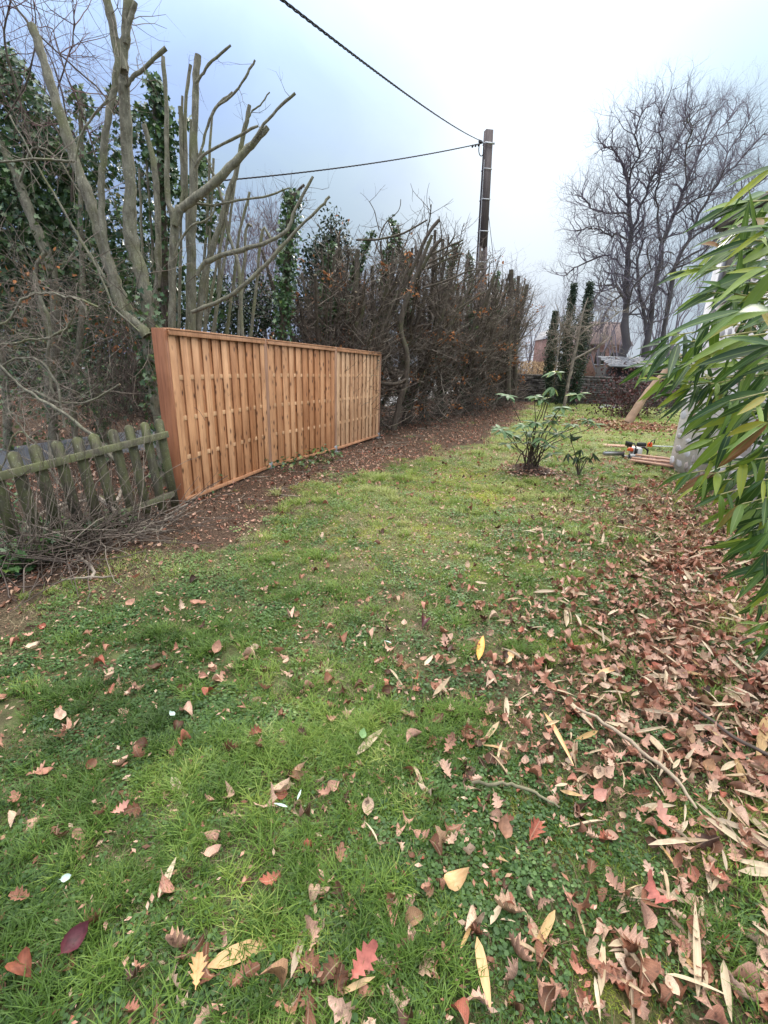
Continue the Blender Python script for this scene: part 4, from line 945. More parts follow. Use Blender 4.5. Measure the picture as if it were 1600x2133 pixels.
# ---- dark columnar trees
for pts, n, lb in (([(1142, 835, 18), (1146, 760, 30), (1152, 700, 26), (1158, 648, 6)], 6000, 'shortest and leftmost dark ivy clad column tree by the stone wall'), ([(1165, 840, 22), (1175, 760, 34), (1184, 680, 30), (1197, 590, 6)], 7500, 'middle dark ivy clad column tree by the stone wall'),
                   ([(1192, 840, 26), (1206, 760, 38), (1218, 680, 34), (1230, 588, 8)], 8500, 'tallest and rightmost dark ivy clad column tree by the stone wall')):
    o = empty('column_tree', lb, 'tree', 'dark column trees by the stone wall'); P, R = limb(pts, 22.5); P, R2 = smooth_poly(P, R, 4)
    mb = MB(); mb.tube(P, np.minimum(R2*0.35, 0.12), 7); mb.build('trunk', MB_DARK, o)
    i = rng.integers(0, len(P)-1, n); t_ = rng.random((n, 1)); c = P[i]*(1-t_)+P[i+1]*t_; v = rand_dirs(n); v[:, 2] *= 0.4; v = unit(v); lump = 0.85+0.2*np.sin(i*2.1+np.arctan2(v[:, 0], v[:, 1])*2)
    foliage(o, c+v*(R2[i][:, None]*np.sqrt(rng.random((n, 1)))*lump[:, None]*1.05), v, OVAL, 0.075, M_EVER, 'leaves', 0)
ln = empty('leaning_tree', 'thin bare tree leaning right in front of the dark column trees', 'tree')
lp = limbs(ln, [('trunk', 21.0, [(1172, 862, 9), (1180, 820, 8), (1192, 760, 8), (1203, 710, 7), (1212, 660, 5), (1225, 620, 3)]), ('limb', 21, [(1194, 750, 5), (1215, 738, 5), (1245, 722, 4), (1275, 700, 2)]), ('limb', 21, [(1158, 770, 4), (1163, 730, 4), (1168, 700, 3), (1166, 660, 2)]),
                ('limb', 21, [(1206, 700, 4), (1230, 680, 3), (1262, 670, 2), (1290, 650, 2)]), ('limb', 21, [(1203, 710, 3), (1180, 690, 2), (1165, 672, 2)])], [M_TWIGG, M_CUT], k=6)
twigs_on(ln, lp, 110, 1.3, 0.012, M_TWIGG, 2, upb=0.1)

# ------------------------------------------------------------------ dry stone wall at the far end
sw = empty('stone_wall', 'low dry stone wall across the far end of the lawn', 'wall')
M_STN = mat('dark_stone', lambda t, c, oi: (lambda n_: (ramp(t, n_, [(0.3, (0.05, 0.046, 0.044)), (0.55, (0.12, 0.11, 0.105)), (0.8, (0.22, 0.21, 0.20))]), n_))(noise(t, wpos(t), 5, 5, 0.7)), 0.9, (0.4, 0.01), 0.2)
wa = at(1040, 800, 24.6); wb = at(1420, 800, 24.0); wd_ = wb-wa; wd_[2] = 0; WL = np.linalg.norm(wd_); wd_ /= WL; Rw = np.array([[wd_[0], -wd_[1], 0], [wd_[1], wd_[0], 0], [0, 0, 1]])
mb = MB(); z = 0.0; wa[2] = 0
while z < 1.38:
    hh = rng.uniform(0.07, 0.13); x = rng.uniform(-.2, 0)
    while x < WL:
        l_ = rng.uniform(0.15, 0.5); c = wa+Rw@np.array([x+l_/2, rng.normal(0, .02), z+hh/2]); mb.box(c, (l_-0.018, 0.36+rng.uniform(-.05, .06), hh-0.02), Rw@rotz(rng.normal(0, .03))); x += l_
    z += hh
mb.box(wa+Rw@np.array([WL/2, 0.06, 0.66]), (WL, 0.26, 1.3), Rw)
mb.build('stones', M_STN, sw)['kind'] = 'stuff'
mb = MB()
for _ in range(260):
    x = rng.uniform(0, WL); p = wa+Rw@np.array([x, -rng.uniform(.2, .9), 0]); sub(mb, p, (rng.normal(0, .4), rng.normal(0, .3), 1), rng.uniform(.4, 1.6), 0.007, 1, dict(wig=.2, up=0.0, kids=2, spread=.8))
vt = empty('bramble', 'low leafless bramble stems growing against the stone wall', 'shrub'); mb.build('stems', M_TWIG, vt)['kind'] = 'stuff'

# ---- tiled roof hut, brick house, far hedge
M_TILE = mat('roof_tile', plain((0.20, 0.20, 0.215), 0.3, 6), 0.7); M_BRK = mat('brick', plain((0.20, 0.115, 0.10), 0.35, 5), 0.9); M_DARKW = mat('dark_timber', plain((0.045, 0.040, 0.038), 0.3, 6), 0.8)
hut = empty('garden_hut', 'dark little hut with a grey tiled roof behind the stone wall', 'hut')
ha = at(1268, 762, 26.0); hb = at(1400, 764, 26.0); zt_ = float(ha[2]); xl, xr = ha[0], hb[0]
mb = MB(); mb.box(((xl+xr)/2+.3, 27.6, zt_/2), (xr-xl-0.6, 2.6, zt_-0.05)); mb.build('wall', M_DARKW, hut)
mb = MB(); rows = 7; V = []
for r_ in range(rows):
    y0, z0_ = 25.9+r_*0.24, zt_+r_*0.075
    nT = int((xr-xl)/0.3)
    for k in range(nT): mb.box((xl+0.15+k*0.3+(r_ % 2)*0.1, y0+0.15, z0_+0.03+rng.normal(0, .004)), (0.285, 0.33, 0.022), np.array([[1, 0, 0], [0, math.cos(.3), -math.sin(.3)], [0, math.sin(.3), math.cos(.3)]]))
mb.build('roof_tiles', M_TILE, hut)['kind'] = 'stuff'
mb = MB(); mb.box(((xl+xr)/2, 25.84, zt_), (xr-xl, 0.04, 0.10)); mb.build('fascia', mat('pale_board', plain((.30, .30, .31), .1, 4), .6), hut)
bh = empty('brick_house', 'reddish brick house half hidden behind the bare trees at the far end', 'house')
a = at(1224, 760, 46); b = at(1300, 760, 46); zz = at(1260, 716, 46)[2]
mb = MB(); mb.box(((a[0]+b[0])/2, 49, zz/2), (b[0]-a[0], 6, zz)); mb.build('wall', M_BRK, bh)
mb = MB(); xl, xr = a[0]-.3, b[0]+.3; mb.add([(xl, 45.6, zz), (xr, 45.6, zz), (xr, 49, zz+2.2), (xl, 49, zz+2.2), (xl, 52.4, zz), (xr, 52.4, zz), (xl, 45.6, zz-.12), (xr, 45.6, zz-.12)], [(0, 1, 2, 3), (3, 2, 5, 4), (6, 7, 1, 0)], [(0, 3, 4), (1, 5, 2)]); mb.build('roof', mat('roof_brown', plain((.16, .11, .10), .3, 3), .8), bh)
for u_ in (0.3, 0.7):
    mb = MB(); cx = a[0]+(b[0]-a[0])*u_; mb.box((cx, 45.99, zz-1.3), (0.9, 0.10, 1.1)); w_ = mb.build('window', M_DARKW, bh); mb = MB(); mb.box((cx, 45.93, zz-1.88), (1.1, 0.12, 0.08)); mb.build('sill', M_PALE, w_)
bh2 = empty('brick_gable', 'pinkish brick gable end peeping out left of the dark column trees', 'house')
a = at(1136, 760, 44); b = at(1156, 760, 44); zz = at(1146, 705, 44)[2]; mb = MB(); mb.box(((a[0]+b[0])/2, 46, zz/2), (b[0]-a[0], 4, zz)); mb.build('wall', M_BRK, bh2)
mb = MB(); mb.add([(a[0]-.1, 43.9, zz), (b[0]+.1, 43.9, zz), ((a[0]+b[0])/2, 43.9, zz+.8), (a[0]-.1, 48.1, zz), (b[0]+.1, 48.1, zz), ((a[0]+b[0])/2, 48.1, zz+.8)], [(0, 2, 5, 3), (2, 1, 4, 5)], [(0, 1, 2), (3, 5, 4)]); mb.build('roof', M_TILE, bh2)
fh = empty('clipped_hedge', 'tan clipped beech hedge beside the pale road in the distance', 'hedge')
c0 = at(1118, 772, 40); n = 3500; P = np.stack([rng.uniform(-1.3, 2.8, n)+c0[0], 40+rng.uniform(-.5, 6, n), H(c0[0], 40)+rng.random(n)**0.7*1.7], -1); foliage(fh, P, rand_dirs(n), OVAL, 0.13, mat('beech_leaf_tan', plain((.36, .24, .13), .3, 2), .8), 'leaves', 0)
mb = MB()
for k in range(8): mb.tube([(c0[0]-1.2+k*.5, 40.5, H(c0[0], 40)-.1), (c0[0]-1.2+k*.5, 40.6, H(c0[0], 40)+1.2)], .04, 5)
mb.build('stems', MB_DARK, fh)['kind'] = 'stuff'

# ---- dark red shrub, litter under it and a pale leaning log
rs = empty('red_shrub', 'low dark red leaved shrub over a drift of fallen leaves near the path', 'shrub')
c = gp(1302, 868); P = c+rng.normal(0, 1, (1700, 3))*np.array([.75, .6, .55])+np.array([0, 0, .75]); P[:, 2] = np.abs(P[:, 2])
foliage(rs, P, rand_dirs(1700), OVAL, 0.10, leafmat('dark_red_leaf', [(0, (.03, .012, .012)), (.6, (.09, .03, .028)), (1, (.17, .06, .05))], .5), 'leaves', 0)
mb = MB()
for _ in range(26): sub(mb, c+rng.normal(0, .15, 3)*np.array([1, 1, 0]), (rng.normal(0, .6), rng.normal(0, .6), 1), rng.uniform(.6, 1.5), .014, 1, dict(wig=.2, up=.02, kids=3, spread=.8))
mb.build('stems', M_TWIG, rs)['kind'] = 'stuff'
lg = empty('leaning_log', 'pale tan leaning log propped up behind the bamboo tips', 'log'); limbs(lg, [('log', 15.0, [(1308, 880, 22), (1330, 845, 20), (1352, 815, 18), (1385, 775, 17), (1420, 740, 15)])], [mat('pale_wood', plain((.42, .28, .19), .25, 4), .7), M_CUT], k=10)
# ------------------------------------------------------------------ stone house at the right
hs = empty('stone_house', 'white grey rubble stone house at the right half hidden by bamboo', 'house')
HA = gp(1392, 976); HB = gp(1640, 1112); hv = HB-HA; HLn = np.linalg.norm(hv[:2]); hv = np.array([hv[0], hv[1], 0])/HLn
# wall runs from HA (far corner) towards the viewer; outward normal faces the lawn
hout = np.array([hv[1], -hv[0], 0]); 
if hout[0] > 0: hout = -hout
Rh = np.stack([hv, hout, np.array([0, 0, 1.0])], -1)
def hw(x, y, z): return HA+Rh@np.array([x, y, z])
def zt2(P, py):
    lo, hi = 0.5, 9.0
    for _ in range(40):
        m_ = (lo+hi)/2
        if pj((P[0], P[1], m_))[1] > py: lo = m_
        else: hi = m_
    return lo
ZT = zt2(HA, 470); print('house corner height', ZT)
M_MORT = mat('lime_mortar', lambda t, c, oi: (lambda n_, p: (mixc(t, 0.6, ramp(t, n_, [(0.3, (0.58, 0.58, 0.61)), (0.6, (0.74, 0.74, 0.77)), (0.8, (0.80, 0.80, 0.81))]), ramp(t, noise(t, p, 2.2, 3), [(0.35, (0.75, 0.72, 0.70)), (0.65, (1.05,)*3)]), 'MULTIPLY'), n_))(noise(t, wpos(t), 14, 6, 0.7), wpos(t)), 0.9, (0.7, 0.02), 0.2)
M_RUB = mat('rubble_stone', lambda t, c, oi: (lambda n_: (mixc(t, 0.75, ramp(t, oi.outputs['Random'], [(0, (0.66, 0.66, 0.69)), (0.4, (0.60, 0.58, 0.59)), (0.62, (0.46, 0.44, 0.45)), (0.82, (0.38, 0.30, 0.25)), (0.9, (0.44, 0.30, 0.20)), (1, (0.20, 0.17, 0.16))]), ramp(t, n_, [(0.3, (0.6,)*3), (0.7, (1.2,)*3)]), 'MULTIPLY'), n_))(noise(t, wpos(t), 12, 5, 0.7)), 0.9, (0.6, 0.02), 0.2)
mb = MB(); mb.box(hw(HLn/2+1.5, -0.25, ZT/2-.1), (HLn+3, 0.5, ZT+.2), Rh)
mb.box(hw(0.25, -2.8, ZT/2-.1), (0.5, 5.0, ZT+.18), Rh)
wall_o = mb.build('wall', M_MORT, hs)
def stone_mesh(seed):
    r_ = np.random.default_rng(seed); k = 9; V = []
    for q, (rr, dz) in enumerate(((1.0, 0.0), (0.92, 0.55), (0.6, 0.95))):
        for j in range(k):
            a = j*6.283/k+seed; V.append((rr*math.cos(a)*(1+r_.normal(0, .10)), dz*0.5+r_.normal(0, .05)*(q > 0), rr*math.sin(a)*(1+r_.normal(0, .10))))
    V.append((0, 0.5, 0)); V = np.array(V); mbx = MB()
    mbx.add(V, [(i+q*k, i+q*k+k, (i+1) % k+q*k+k, (i+1) % k+q*k) for q in range(2) for i in range(k)], [(2*k+i, 3*k, 2*k+(i+1) % k) for i in range(k)])
    return shared('stone', mbx, M_RUB)
sms = [stone_mesh(s_) for s_ in range(5)]
xx = 0; cnt = 0
z = 0.08
while z < ZT-0.1:
    hh = rng.uniform(0.12, 0.22); x = rng.uniform(-.05, .1)
    while x < HLn+1.2:
        l_ = rng.uniform(0.14, 0.38)
        if cnt < 290 and (rng.random() < (0.95 if z < 2.2 else 0.6)):
            s_ = hh*0.40; inst('stone', sms[cnt % 5], hw(x+l_/2, 0.0-0.012, z+hh/2+rng.normal(0, .015)), Rh@np.array([[1, 0, 0], [0, 1, 0], [0, 0, 1]]), wall_o, (l_*0.46, rng.uniform(.03, .055), s_)); cnt += 1
        x += l_+0.03
    z += hh+0.02
print('stones', cnt)
for k_ in range(16): inst('stone', sms[k_ % 5], hw(0, -0.2-rng.uniform(0, .5), 0.2+k_*ZT/16.5), Rh@rotz(math.pi/2), wall_o, (.13, .05, .10))
M_SLATE = mat('slate', plain((0.085, 0.085, 0.10), 0.3, 8), 0.55)
mb = MB()
for r_ in range(9):
    for k_ in range(int((HLn+3.4)/0.24)): mb.box(hw(0.05+k_*0.24+(r_ % 2)*.12, 0.02-r_*0.2, ZT+0.02+r_*0.115), (0.232, 0.26, 0.012), Rh@np.array([[1, 0, 0], [0, math.cos(.5), math.sin(.5)], [0, -math.sin(.5), math.cos(.5)]]))
rf = mb.build('roof', M_SLATE, hs)
mb = MB(); mb.box(hw(HLn/2+1.6, 0.05, ZT-0.03), (HLn+3.2, 0.10, 0.11), Rh); mb.build('eave_board', M_DARKW, hs)
zc = zt2(hw(0.45, 0, 0), 610); 
for u0, u1, za, zb in ((0.45, 1.25, 2.6, 3.35),):
    mb = MB(); mb.box(hw((u0+u1)/2, 0.0, (za+zb)/2), (u1-u0, 0.06, zb-za), Rh); wnd = mb.build('window', M_DARKW, hs)
    mb = MB()
    for a_, b_, c_, d_ in (((u0+u1)/2, zb, u1-u0+.1, .06), ((u0+u1)/2, za, u1-u0+.1, .06), (u0, (za+zb)/2, .06, zb-za), (u1, (za+zb)/2, .06, zb-za), ((u0+u1)/2, (za+zb)/2, .04, zb-za)): mb.box(hw(a_, 0.045, b_), (c_, .05, d_), Rh)
    mb.build('frame', mat('window_frame', plain((.3, .3, .32), .1, 4), .5), wnd)
ch = MB(); ch.box(hw(0.45, -1.6, ZT+1.0), (0.7, 0.6, 1.6), Rh); ch.box(hw(0.45, -1.6, ZT+1.84), (0.82, 0.72, 0.1), Rh); ch.build('chimney', M_RUB, rf)

# patio slabs and a little pile of planks by the wall
pt = empty('patio_edge', 'reddish brick edging and planks at the foot of the stone house', 'bricks')
c = gp(1350, 968)
k_ = 0
for i in range(4):
    for j in range(7):
        mb = MB(); bez_box(mb, (0, 0, 0), (0.20, 0.10, 0.05), .006); 
        me_b = shared('brick', mb, mat('patio_brick', plain((0.24, 0.14, 0.12), 0.25, 12), 0.85)) if k_ == 0 else me_b; k_ += 1
        inst('brick', me_b, c+np.array([-0.05+i*0.215+rng.normal(0, .006), -.1+j*0.115, 0.03]), rotz(rng.normal(0, .04)), pt)
pl = empty('plank_pile', 'short brown planks lying in a pile at the foot of the stone house', 'planks')
mb = MB(); bez_box(mb, (0, 0, 0), (0.9, 0.09, 0.025), .003); me_p = shared('plank', mb, M_POST2)
for i in range(3): inst('plank', me_p, gp(1368+i*5, 975-i*3)+np.array([0, 0, 0.075+0.028*i]), rotz(-0.75+rng.normal(0, .12)), pl)
mb = MB(); bez_box(mb, (0, 0, 0), (0.9, 0.25, 0.03), .003); sb = mb.build('board', M_POST2)
sb.location = tuple(gp(1300, 932)+np.array([0, 0, 0.03])); sb.rotation_euler.z = -0.1; tag(sb, 'flat weathered board lying on the grass behind the chainsaw', 'board')

# ------------------------------------------------------------------ chainsaw on the grass
M_W = mat('grey_plastic', plain((0.52, 0.52, 0.50), 0.08, 5), 0.45); M_O = mat('orange_plastic', plain((0.75, 0.10, 0.02), 0.08, 5), 0.4); M_K = mat('black_plastic', plain((0.02, 0.02, 0.02), 0.1, 5), 0.5)
cs = empty('chainsaw', 'grey and orange chainsaw lying on the grass by the stone house', 'chainsaw'); q0 = gp(1316, 957)
def loc_(x, y, z): return q0+rotz(0.15)@np.array([x, y, z])
R0 = rotz(0.15)
mb = MB(); bez_box(mb, loc_(0.05, 0, 0.14), (0.17, 0.20, 0.20), .03, R0); mb.build('engine_cover', M_W, cs)
mb = MB(); bez_box(mb, loc_(-0.07, 0, 0.20), (0.09, 0.13, 0.06), .03, R0); mb.build('body', M_O, cs)
mb = MB(); bez_box(mb, loc_(-0.03, 0.0, 0.045), (0.26, 0.20, 0.05), .015, R0); mb.box(loc_(-0.02, -0.1, 0.15), (0.06, 0.015, 0.14), R0); mb.build('base', M_K, cs)
mb = MB(); mb.tube([loc_(-0.14, -0.10, 0.085), loc_(0.02, -0.11, 0.085)], 0.042, 12); mb.build('fuel_tank', M_W, cs, smooth=True)
mb = MB(); mb.tube([loc_(-0.05, -.11, .12), loc_(-0.05, -.12, .25), loc_(-0.05, -.06, .31), loc_(-.05, .06, .31), loc_(-.05, .12, .22)], 0.013, 8); mb.build('front_handle', M_K, cs, smooth=True)
mb = MB(); mb.tube([loc_(0.1, 0, .22), loc_(0.2, 0, .24), loc_(0.30, 0, .18), loc_(0.30, 0, .08), loc_(0.12, 0, .06)], 0.018, 8); mb.build('rear_handle', M_K, cs, smooth=True)
mb = MB(); mb.box(loc_(-0.14, -.02, .30), (0.02, .18, .09), R0); mb.build('hand_guard', M_K, cs)
mb = MB(); mb.box(loc_(-0.34, 0.07, .1), (0.42, .006, .07), R0); mb.tube([loc_(-0.55, .067, .1), loc_(-.55, .073, .1)], .035, 14); gb = mb.build('guide_bar', M_STEEL, cs)
mb = MB()
for i in range(22): mb.box(loc_(-0.14-i*0.019, .07, .138), (0.013, .010, .008), R0); mb.box(loc_(-0.14-i*0.019, .07, .062), (0.013, .010, .008), R0)
ch_ = mb.build('chain', M_K, gb); 
tm = empty('hedge_trimmer', 'hedge trimmer with orange grip and dark blade lying beyond the chainsaw', 'trimmer'); q1 = gp(1352, 936)
mb = MB(); bez_box(mb, q1+np.array([0, 0, .11]), (.10, .09, .10), .03); mb.build('body', M_O, tm)
mb = MB(); mb.tube([q1+np.array([-.05, -.06, .10]), q1+np.array([-.02, -.07, .2]), q1+np.array([.07, -.03, .22]), q1+np.array([.08, 0, .12])], .012, 7); mb.build('handle', M_K, tm)
mb = MB(); mb.box(q1+np.array([.38, .02, .075]), (.62, .05, .012))
for i in range(14): mb.box(q1+np.array([.1+i*.044, -.012, .075]), (.014, .04, .010))
mb.build('blade', M_STEEL, tm)
mb = MB(); bez_box(mb, q1+np.array([-.17, .03, .1]), (.2, .08, .08), .02); mb.build('rear_grip', M_K, tm)

# ------------------------------------------------------------------ utility pole and cables
M_CONC = mat('dark_concrete', lambda t, c, oi: (lambda n_: (ramp(t, n_, [(0.3, (0.085, 0.068, 0.066)), (0.7, (0.17, 0.14, 0.135))]), n_))(noise(t, vmath(t, 'MULTIPLY', wpos(t), (20, 20, 1.5)).outputs[0], 1.0, 5, .7)), 0.85, (0.3, .005), 0.2)
M_BAND = mat('band_steel', plain((0.55, 0.55, 0.56), .1, 5), 0.4)
po = empty('utility_pole', 'tall dark rectangular utility pole with pale bands rising out of the hedge', 'pole')
PY = 19.0; pB = at(983, 880, PY); pB[2] = 0; pT = at(1018, 272, PY)
ax = pT-pB; Lp_ = np.linalg.norm(ax); ax = ax/Lp_; xv = unit(np.array([1, 0.25, 0])-ax*(ax@np.array([1, .25, 0]))); yv = np.cross(ax, xv); Rp_ = np.stack([xv, yv, ax], -1)
def pp(x, y, z): return pB+Rp_@np.array([x, y, z])
wb_, wt_ = 0.42, 0.26
def pw(z): return wb_+(wt_-wb_)*z/Lp_
mb = MB()
def prism(mb, x0a, x1a, x0b, x1b, y0, y1, z0, z1):
    V = [pp(x0a, y0, z0), pp(x1a, y0, z0), pp(x1a, y1, z0), pp(x0a, y1, z0), pp(x0b, y0, z1), pp(x1b, y0, z1), pp(x1b, y1, z1), pp(x0b, y1, z1)]
    mb.add(V, [(0, 1, 5, 4), (1, 2, 6, 5), (2, 3, 7, 6), (3, 0, 4, 7), (4, 5, 6, 7), (3, 2, 1, 0)])
zs = Lp_*0.62                                          # solid head, webbed lower part with recesses
prism(mb, -pw(zs)/2, pw(zs)/2, -wt_/2, wt_/2, -.10, .10, zs, Lp_)
for sgn in (-1, 1):
    a0, a1 = sgn*pw(-.3)/2, sgn*pw(-.3)*0.22; b0, b1 = sgn*pw(zs)/2, sgn*pw(zs)*0.22
    prism(mb, min(a0, a1), max(a0, a1), min(b0, b1), max(b0, b1), -.12, .12, -.3, zs)
zc = 0.0
while zc < zs-0.05:
    if True: prism(mb, -pw(zc)*.22, pw(zc)*.22, -pw(zc)*.22, pw(zc)*.22, -.085, .085, zc, min(zs, zc+1.02)-0.12)
    zc += 1.02
mb.build('shaft', M_CONC, po)
for py_ in (300, 354, 417, 483, 547):
    z_ = (zt2(pB, py_))/ax[2] if False else None
    lo, hi = 0, Lp_
    for _ in range(40):
        m_ = (lo+hi)/2
        if pj(pp(0, 0, m_))[1] > py_: lo = m_
        else: hi = m_
    w_ = pw(lo)/2+.012; mb = MB(); 
    for (c_, d_) in (((0, -.128, 0), (2*w_, .006, .035)), ((0, .128, 0), (2*w_, .006, .035)), ((-w_, 0, 0), (.006, .256, .035)), ((w_, 0, 0), (.006, .256, .035))): mb.box(pp(*(np.array(c_)+[0, 0, lo])), d_, Rp_)
    mb.build('band', M_BAND, po)
M_CAB = mat('cable_black', plain((0.035, 0.03, 0.035), .2, 8), 0.6)
mb = MB(); mb.box(pp(0.0, -.16, Lp_-.42), (.34, .05, .05), Rp_); mb.tube([pp(-.3, -.14, Lp_-.42), pp(.2, -.14, Lp_-.42)], .014, 6); mb.build('bracket', M_STEEL, po)
mb = MB(); s_ = np.linspace(0, 1, 20); mb.tube(np.array([pp(-pw(z_)/2-.035-.01*math.sin(z_*3), -.05, z_) for z_ in np.linspace(1.5, Lp_-.5, 20)]), .018, 6); mb.tube(np.array([pp(-.30+.10*math.cos(q), -.16, Lp_-.62+.20*math.sin(q)) for q in np.linspace(.4, 5.6, 14)]), .016, 6)
mb.build('cable_loop', M_CAB, po)
mb = MB(); mb.tube(np.array([pp(-pw(z_)/2-.02, -.12, z_) for z_ in np.linspace(Lp_*.42, Lp_-.9, 8)]), .012, 5); mb.build('conduit', M_BAND, po)
mb = MB(); mb.tube([at(1014, 415, 19), at(1026, 520, 19.1), at(1035, 640, 19.3)], .010, 5); mb.build('guy_wire', M_CAB, po)
def cable(name, A, B, sag, label, r=.013, n=240, tw=.016, turns=70, split=0.0):
    t_ = np.linspace(0, 1, n)[:, None]; P = A*(1-t_)+B*t_; P[:, 2] -= 4*sag*(t_[:, 0]*(1-t_[:, 0]))
    d = unit(B-A); u_ = unit(np.cross(d, [0, 0, 1])); v_ = np.cross(d, u_); mb = MB()
    for ph in (0, 2.1, 4.2):
        an = t_*turns*6.283+ph; mb.tube(P+tw*(np.cos(an)*u_+np.sin(an)*v_), r, 4, cap=False)
    o = mb.build(name, M_CAB); tag(o, label, 'cable'); return o, P
tA = pp(-.28, -.16, Lp_-.40)
c1, P1 = cable('overhead_cable', tA, at(560, -22, 4.6), 0.10, 'thick twisted overhead cable running from the pole to the top edge of the picture', .0065, 420, .008, 38)
c2, P2 = cable('overhead_cable', pp(-.28, -.14, Lp_-.44), at(250, 392, 11.0), 0.16, 'lower twisted overhead cable running left from the pole behind the bare stems', .009, 300, .009, 32)
for P, nm in ((P1, 0), (P2, 1)):
    mb = MB()
    for k_ in range(3+3*(nm == 0)):
        i = 4+k_*4; mb.tube([P[i]+[0, 0, .0], P[i+1]-[0, 0, .05]], .032, 6)
    mb.build('clamp', M_CAB, (c1, c2)[nm])

# ------------------------------------------------------------------ rhododendron on the lawn
rh = empty('rhododendron', 'sparse rhododendron bush with leaf whorls growing on the lawn', 'shrub')
M_RH = leafmat('rhododendron_leaf', [(0, (0.06, 0.12, 0.045)), (0.4, (0.11, 0.20, 0.08)), (0.8, (0.18, 0.28, 0.13)), (1, (0.32, 0.36, 0.07))], 0.55, 0.3, 0.2, 'object')
WH = [(1158, 776, 8, 6.7), (1151, 806, 9, 6.7), (1057, 824, 6, 7.0), (1115, 826, 8, 6.9), (1128, 832, 7, 6.8), (1203, 822, 11, 6.9), (1169, 848, 7, 6.8), (1155, 866, 7, 7.0), (1223, 876, 9, 7.0), (1191, 884, 5, 7.0), (1240, 884, 5, 7.0),
      (1115, 880, 9, 6.8), (1146, 877, 8, 6.9), (1040, 893, 7, 6.9), (1052, 898, 7, 6.8), (1092, 886, 8, 6.8), (1070, 908, 7, 7.1), (1133, 900, 9, 6.8), (1160, 902, 8, 7.0), (1106, 922, 7, 7.1), (1057, 925, 6, 6.8), (1140, 928, 7, 7.1), (1150, 945, 6, 6.9), (1100, 900, 8, 7.0), (1125, 912, 8, 6.7)]
mb = MB(); bz, bw = T_blade(0.34, 0.12, 0.06, 5); rmes = []
for q in range(3):
    v, f_ = T_blade(0.36, 0.08+0.1*q, 0.05, 5); rmes.append(mesh_np('leaf', v, f_, M_RH, link_it=False, smooth=True).data)
rb = gp(1100, 984); nleaf = 0
for x, y, n_, Y in WH:
    tip = at(x, y, Y); b0 = rb+np.array([rng.normal(0, .07), rng.normal(0, .07), -.02]); mid = b0*(.5)+tip*.5; mid[:2] = b0[:2]*.72+tip[:2]*.28
    P, R = smooth_poly([b0, mid, tip], [.013, .008, .005], 5, .01); o = MB(); o.tube(P, R, 6); o.build('stem', M_TWIG, rh)
    dr = 1.0 if (x, y) == (1151, 806) else 0.25
    for k in range(n_+4):
        a = k*6.283/(n_+4)+rng.normal(0, .25); d = np.array([math.cos(a), math.sin(a), -dr+rng.normal(0.15, .25)]); Rm = frames(d[None], np.array([[0, -.25, 1.0]]))[0]
        s_ = rng.uniform(.12, .19); inst('leaf', rmes[k % 3], tip+unit(d)*0.008, Rm, rh, (s_,)*3); nleaf += 1
print('rhodo leaves', nleaf)
mbx = MB(); gy = rng.normal(0, 1, (1, 3))
md_n = 26; th = np.linspace(0, 6.283, md_n, endpoint=False); V = [(rb[0], rb[1], .13)]; rings = (.14, .28, .40, .50)
for r_, z_ in zip(rings, (.12, .075, .03, -.02)):
    for a in th: V.append((rb[0]+r_*math.cos(a)*(1+rng.normal(0, .08)), rb[1]+r_*.8*math.sin(a)*(1+rng.normal(0, .08)), z_+rng.normal(0, .012)))
Q = [(1+q*md_n+i, 1+(q+1)*md_n+i, 1+(q+1)*md_n+(i+1) % md_n, 1+q*md_n+(i+1) % md_n) for q in range(3) for i in range(md_n)]
mbx.add(V, Q, [(0, 1+i, 1+(i+1) % md_n) for i in range(md_n)]); mo_o = mbx.build('soil_mound', mat('mound_soil', plain((.075, .048, .034), .5, 30), .95), None, smooth=True); mo_o['kind'] = 'structure'
n = 500; a = rng.random(n)*6.283; r_ = .55*np.sqrt(rng.random(n)); P = np.stack([rb[0]+r_*np.cos(a), rb[1]+r_*.85*np.sin(a), .015+.12*np.clip(1-r_/.5, 0, 1)], -1)
ml = scatter('mound_leaves', OVAL, P, frames(rand_dirs(n)*[1, 1, .3], rand_dirs(n, 2.5)), rng.uniform(.03, .07, n), M_LIT); ml['kind'] = 'stuff'
# small drooping sapling beside it
sp = empty('laurel_sapling', 'small sapling with narrow drooping dark leaves right of the rhododendron', 'shrub'); sr = gp(1205, 992)
M_SAP = leafmat('sapling_leaf', [(0, (0.03, 0.06, 0.025)), (1, (0.075, 0.12, 0.05))], .4, .5, .2, 'object'); v, f_ = T_blade(0.2, .15, .05, 4); sme = mesh_np('leaf', v, f_, M_SAP, link_it=False, smooth=True).data
for x, y in ((1185, 945), (1210, 938), (1235, 945), (1200, 950), (1222, 952), (1190, 920)):
    tip = at(x, y, 7.0); P, R = smooth_poly([sr, sr*.5+tip*.5+np.array([0, 0, .06]), tip], [.008, .006, .004], 4); o = MB(); o.tube(P, R, 5); o.build('stem', M_TWIG, sp)
    for k in range(7):
        d = np.array([rng.normal(0, .5), rng.normal(0, .5), -.9 if y > 930 else .3]); inst('leaf', sme, tip+rng.normal(0, .012, 3), frames(d[None], np.array([[rng.normal(), -1, .4]]))[0], sp, (rng.uniform(.11, .19),)*3)

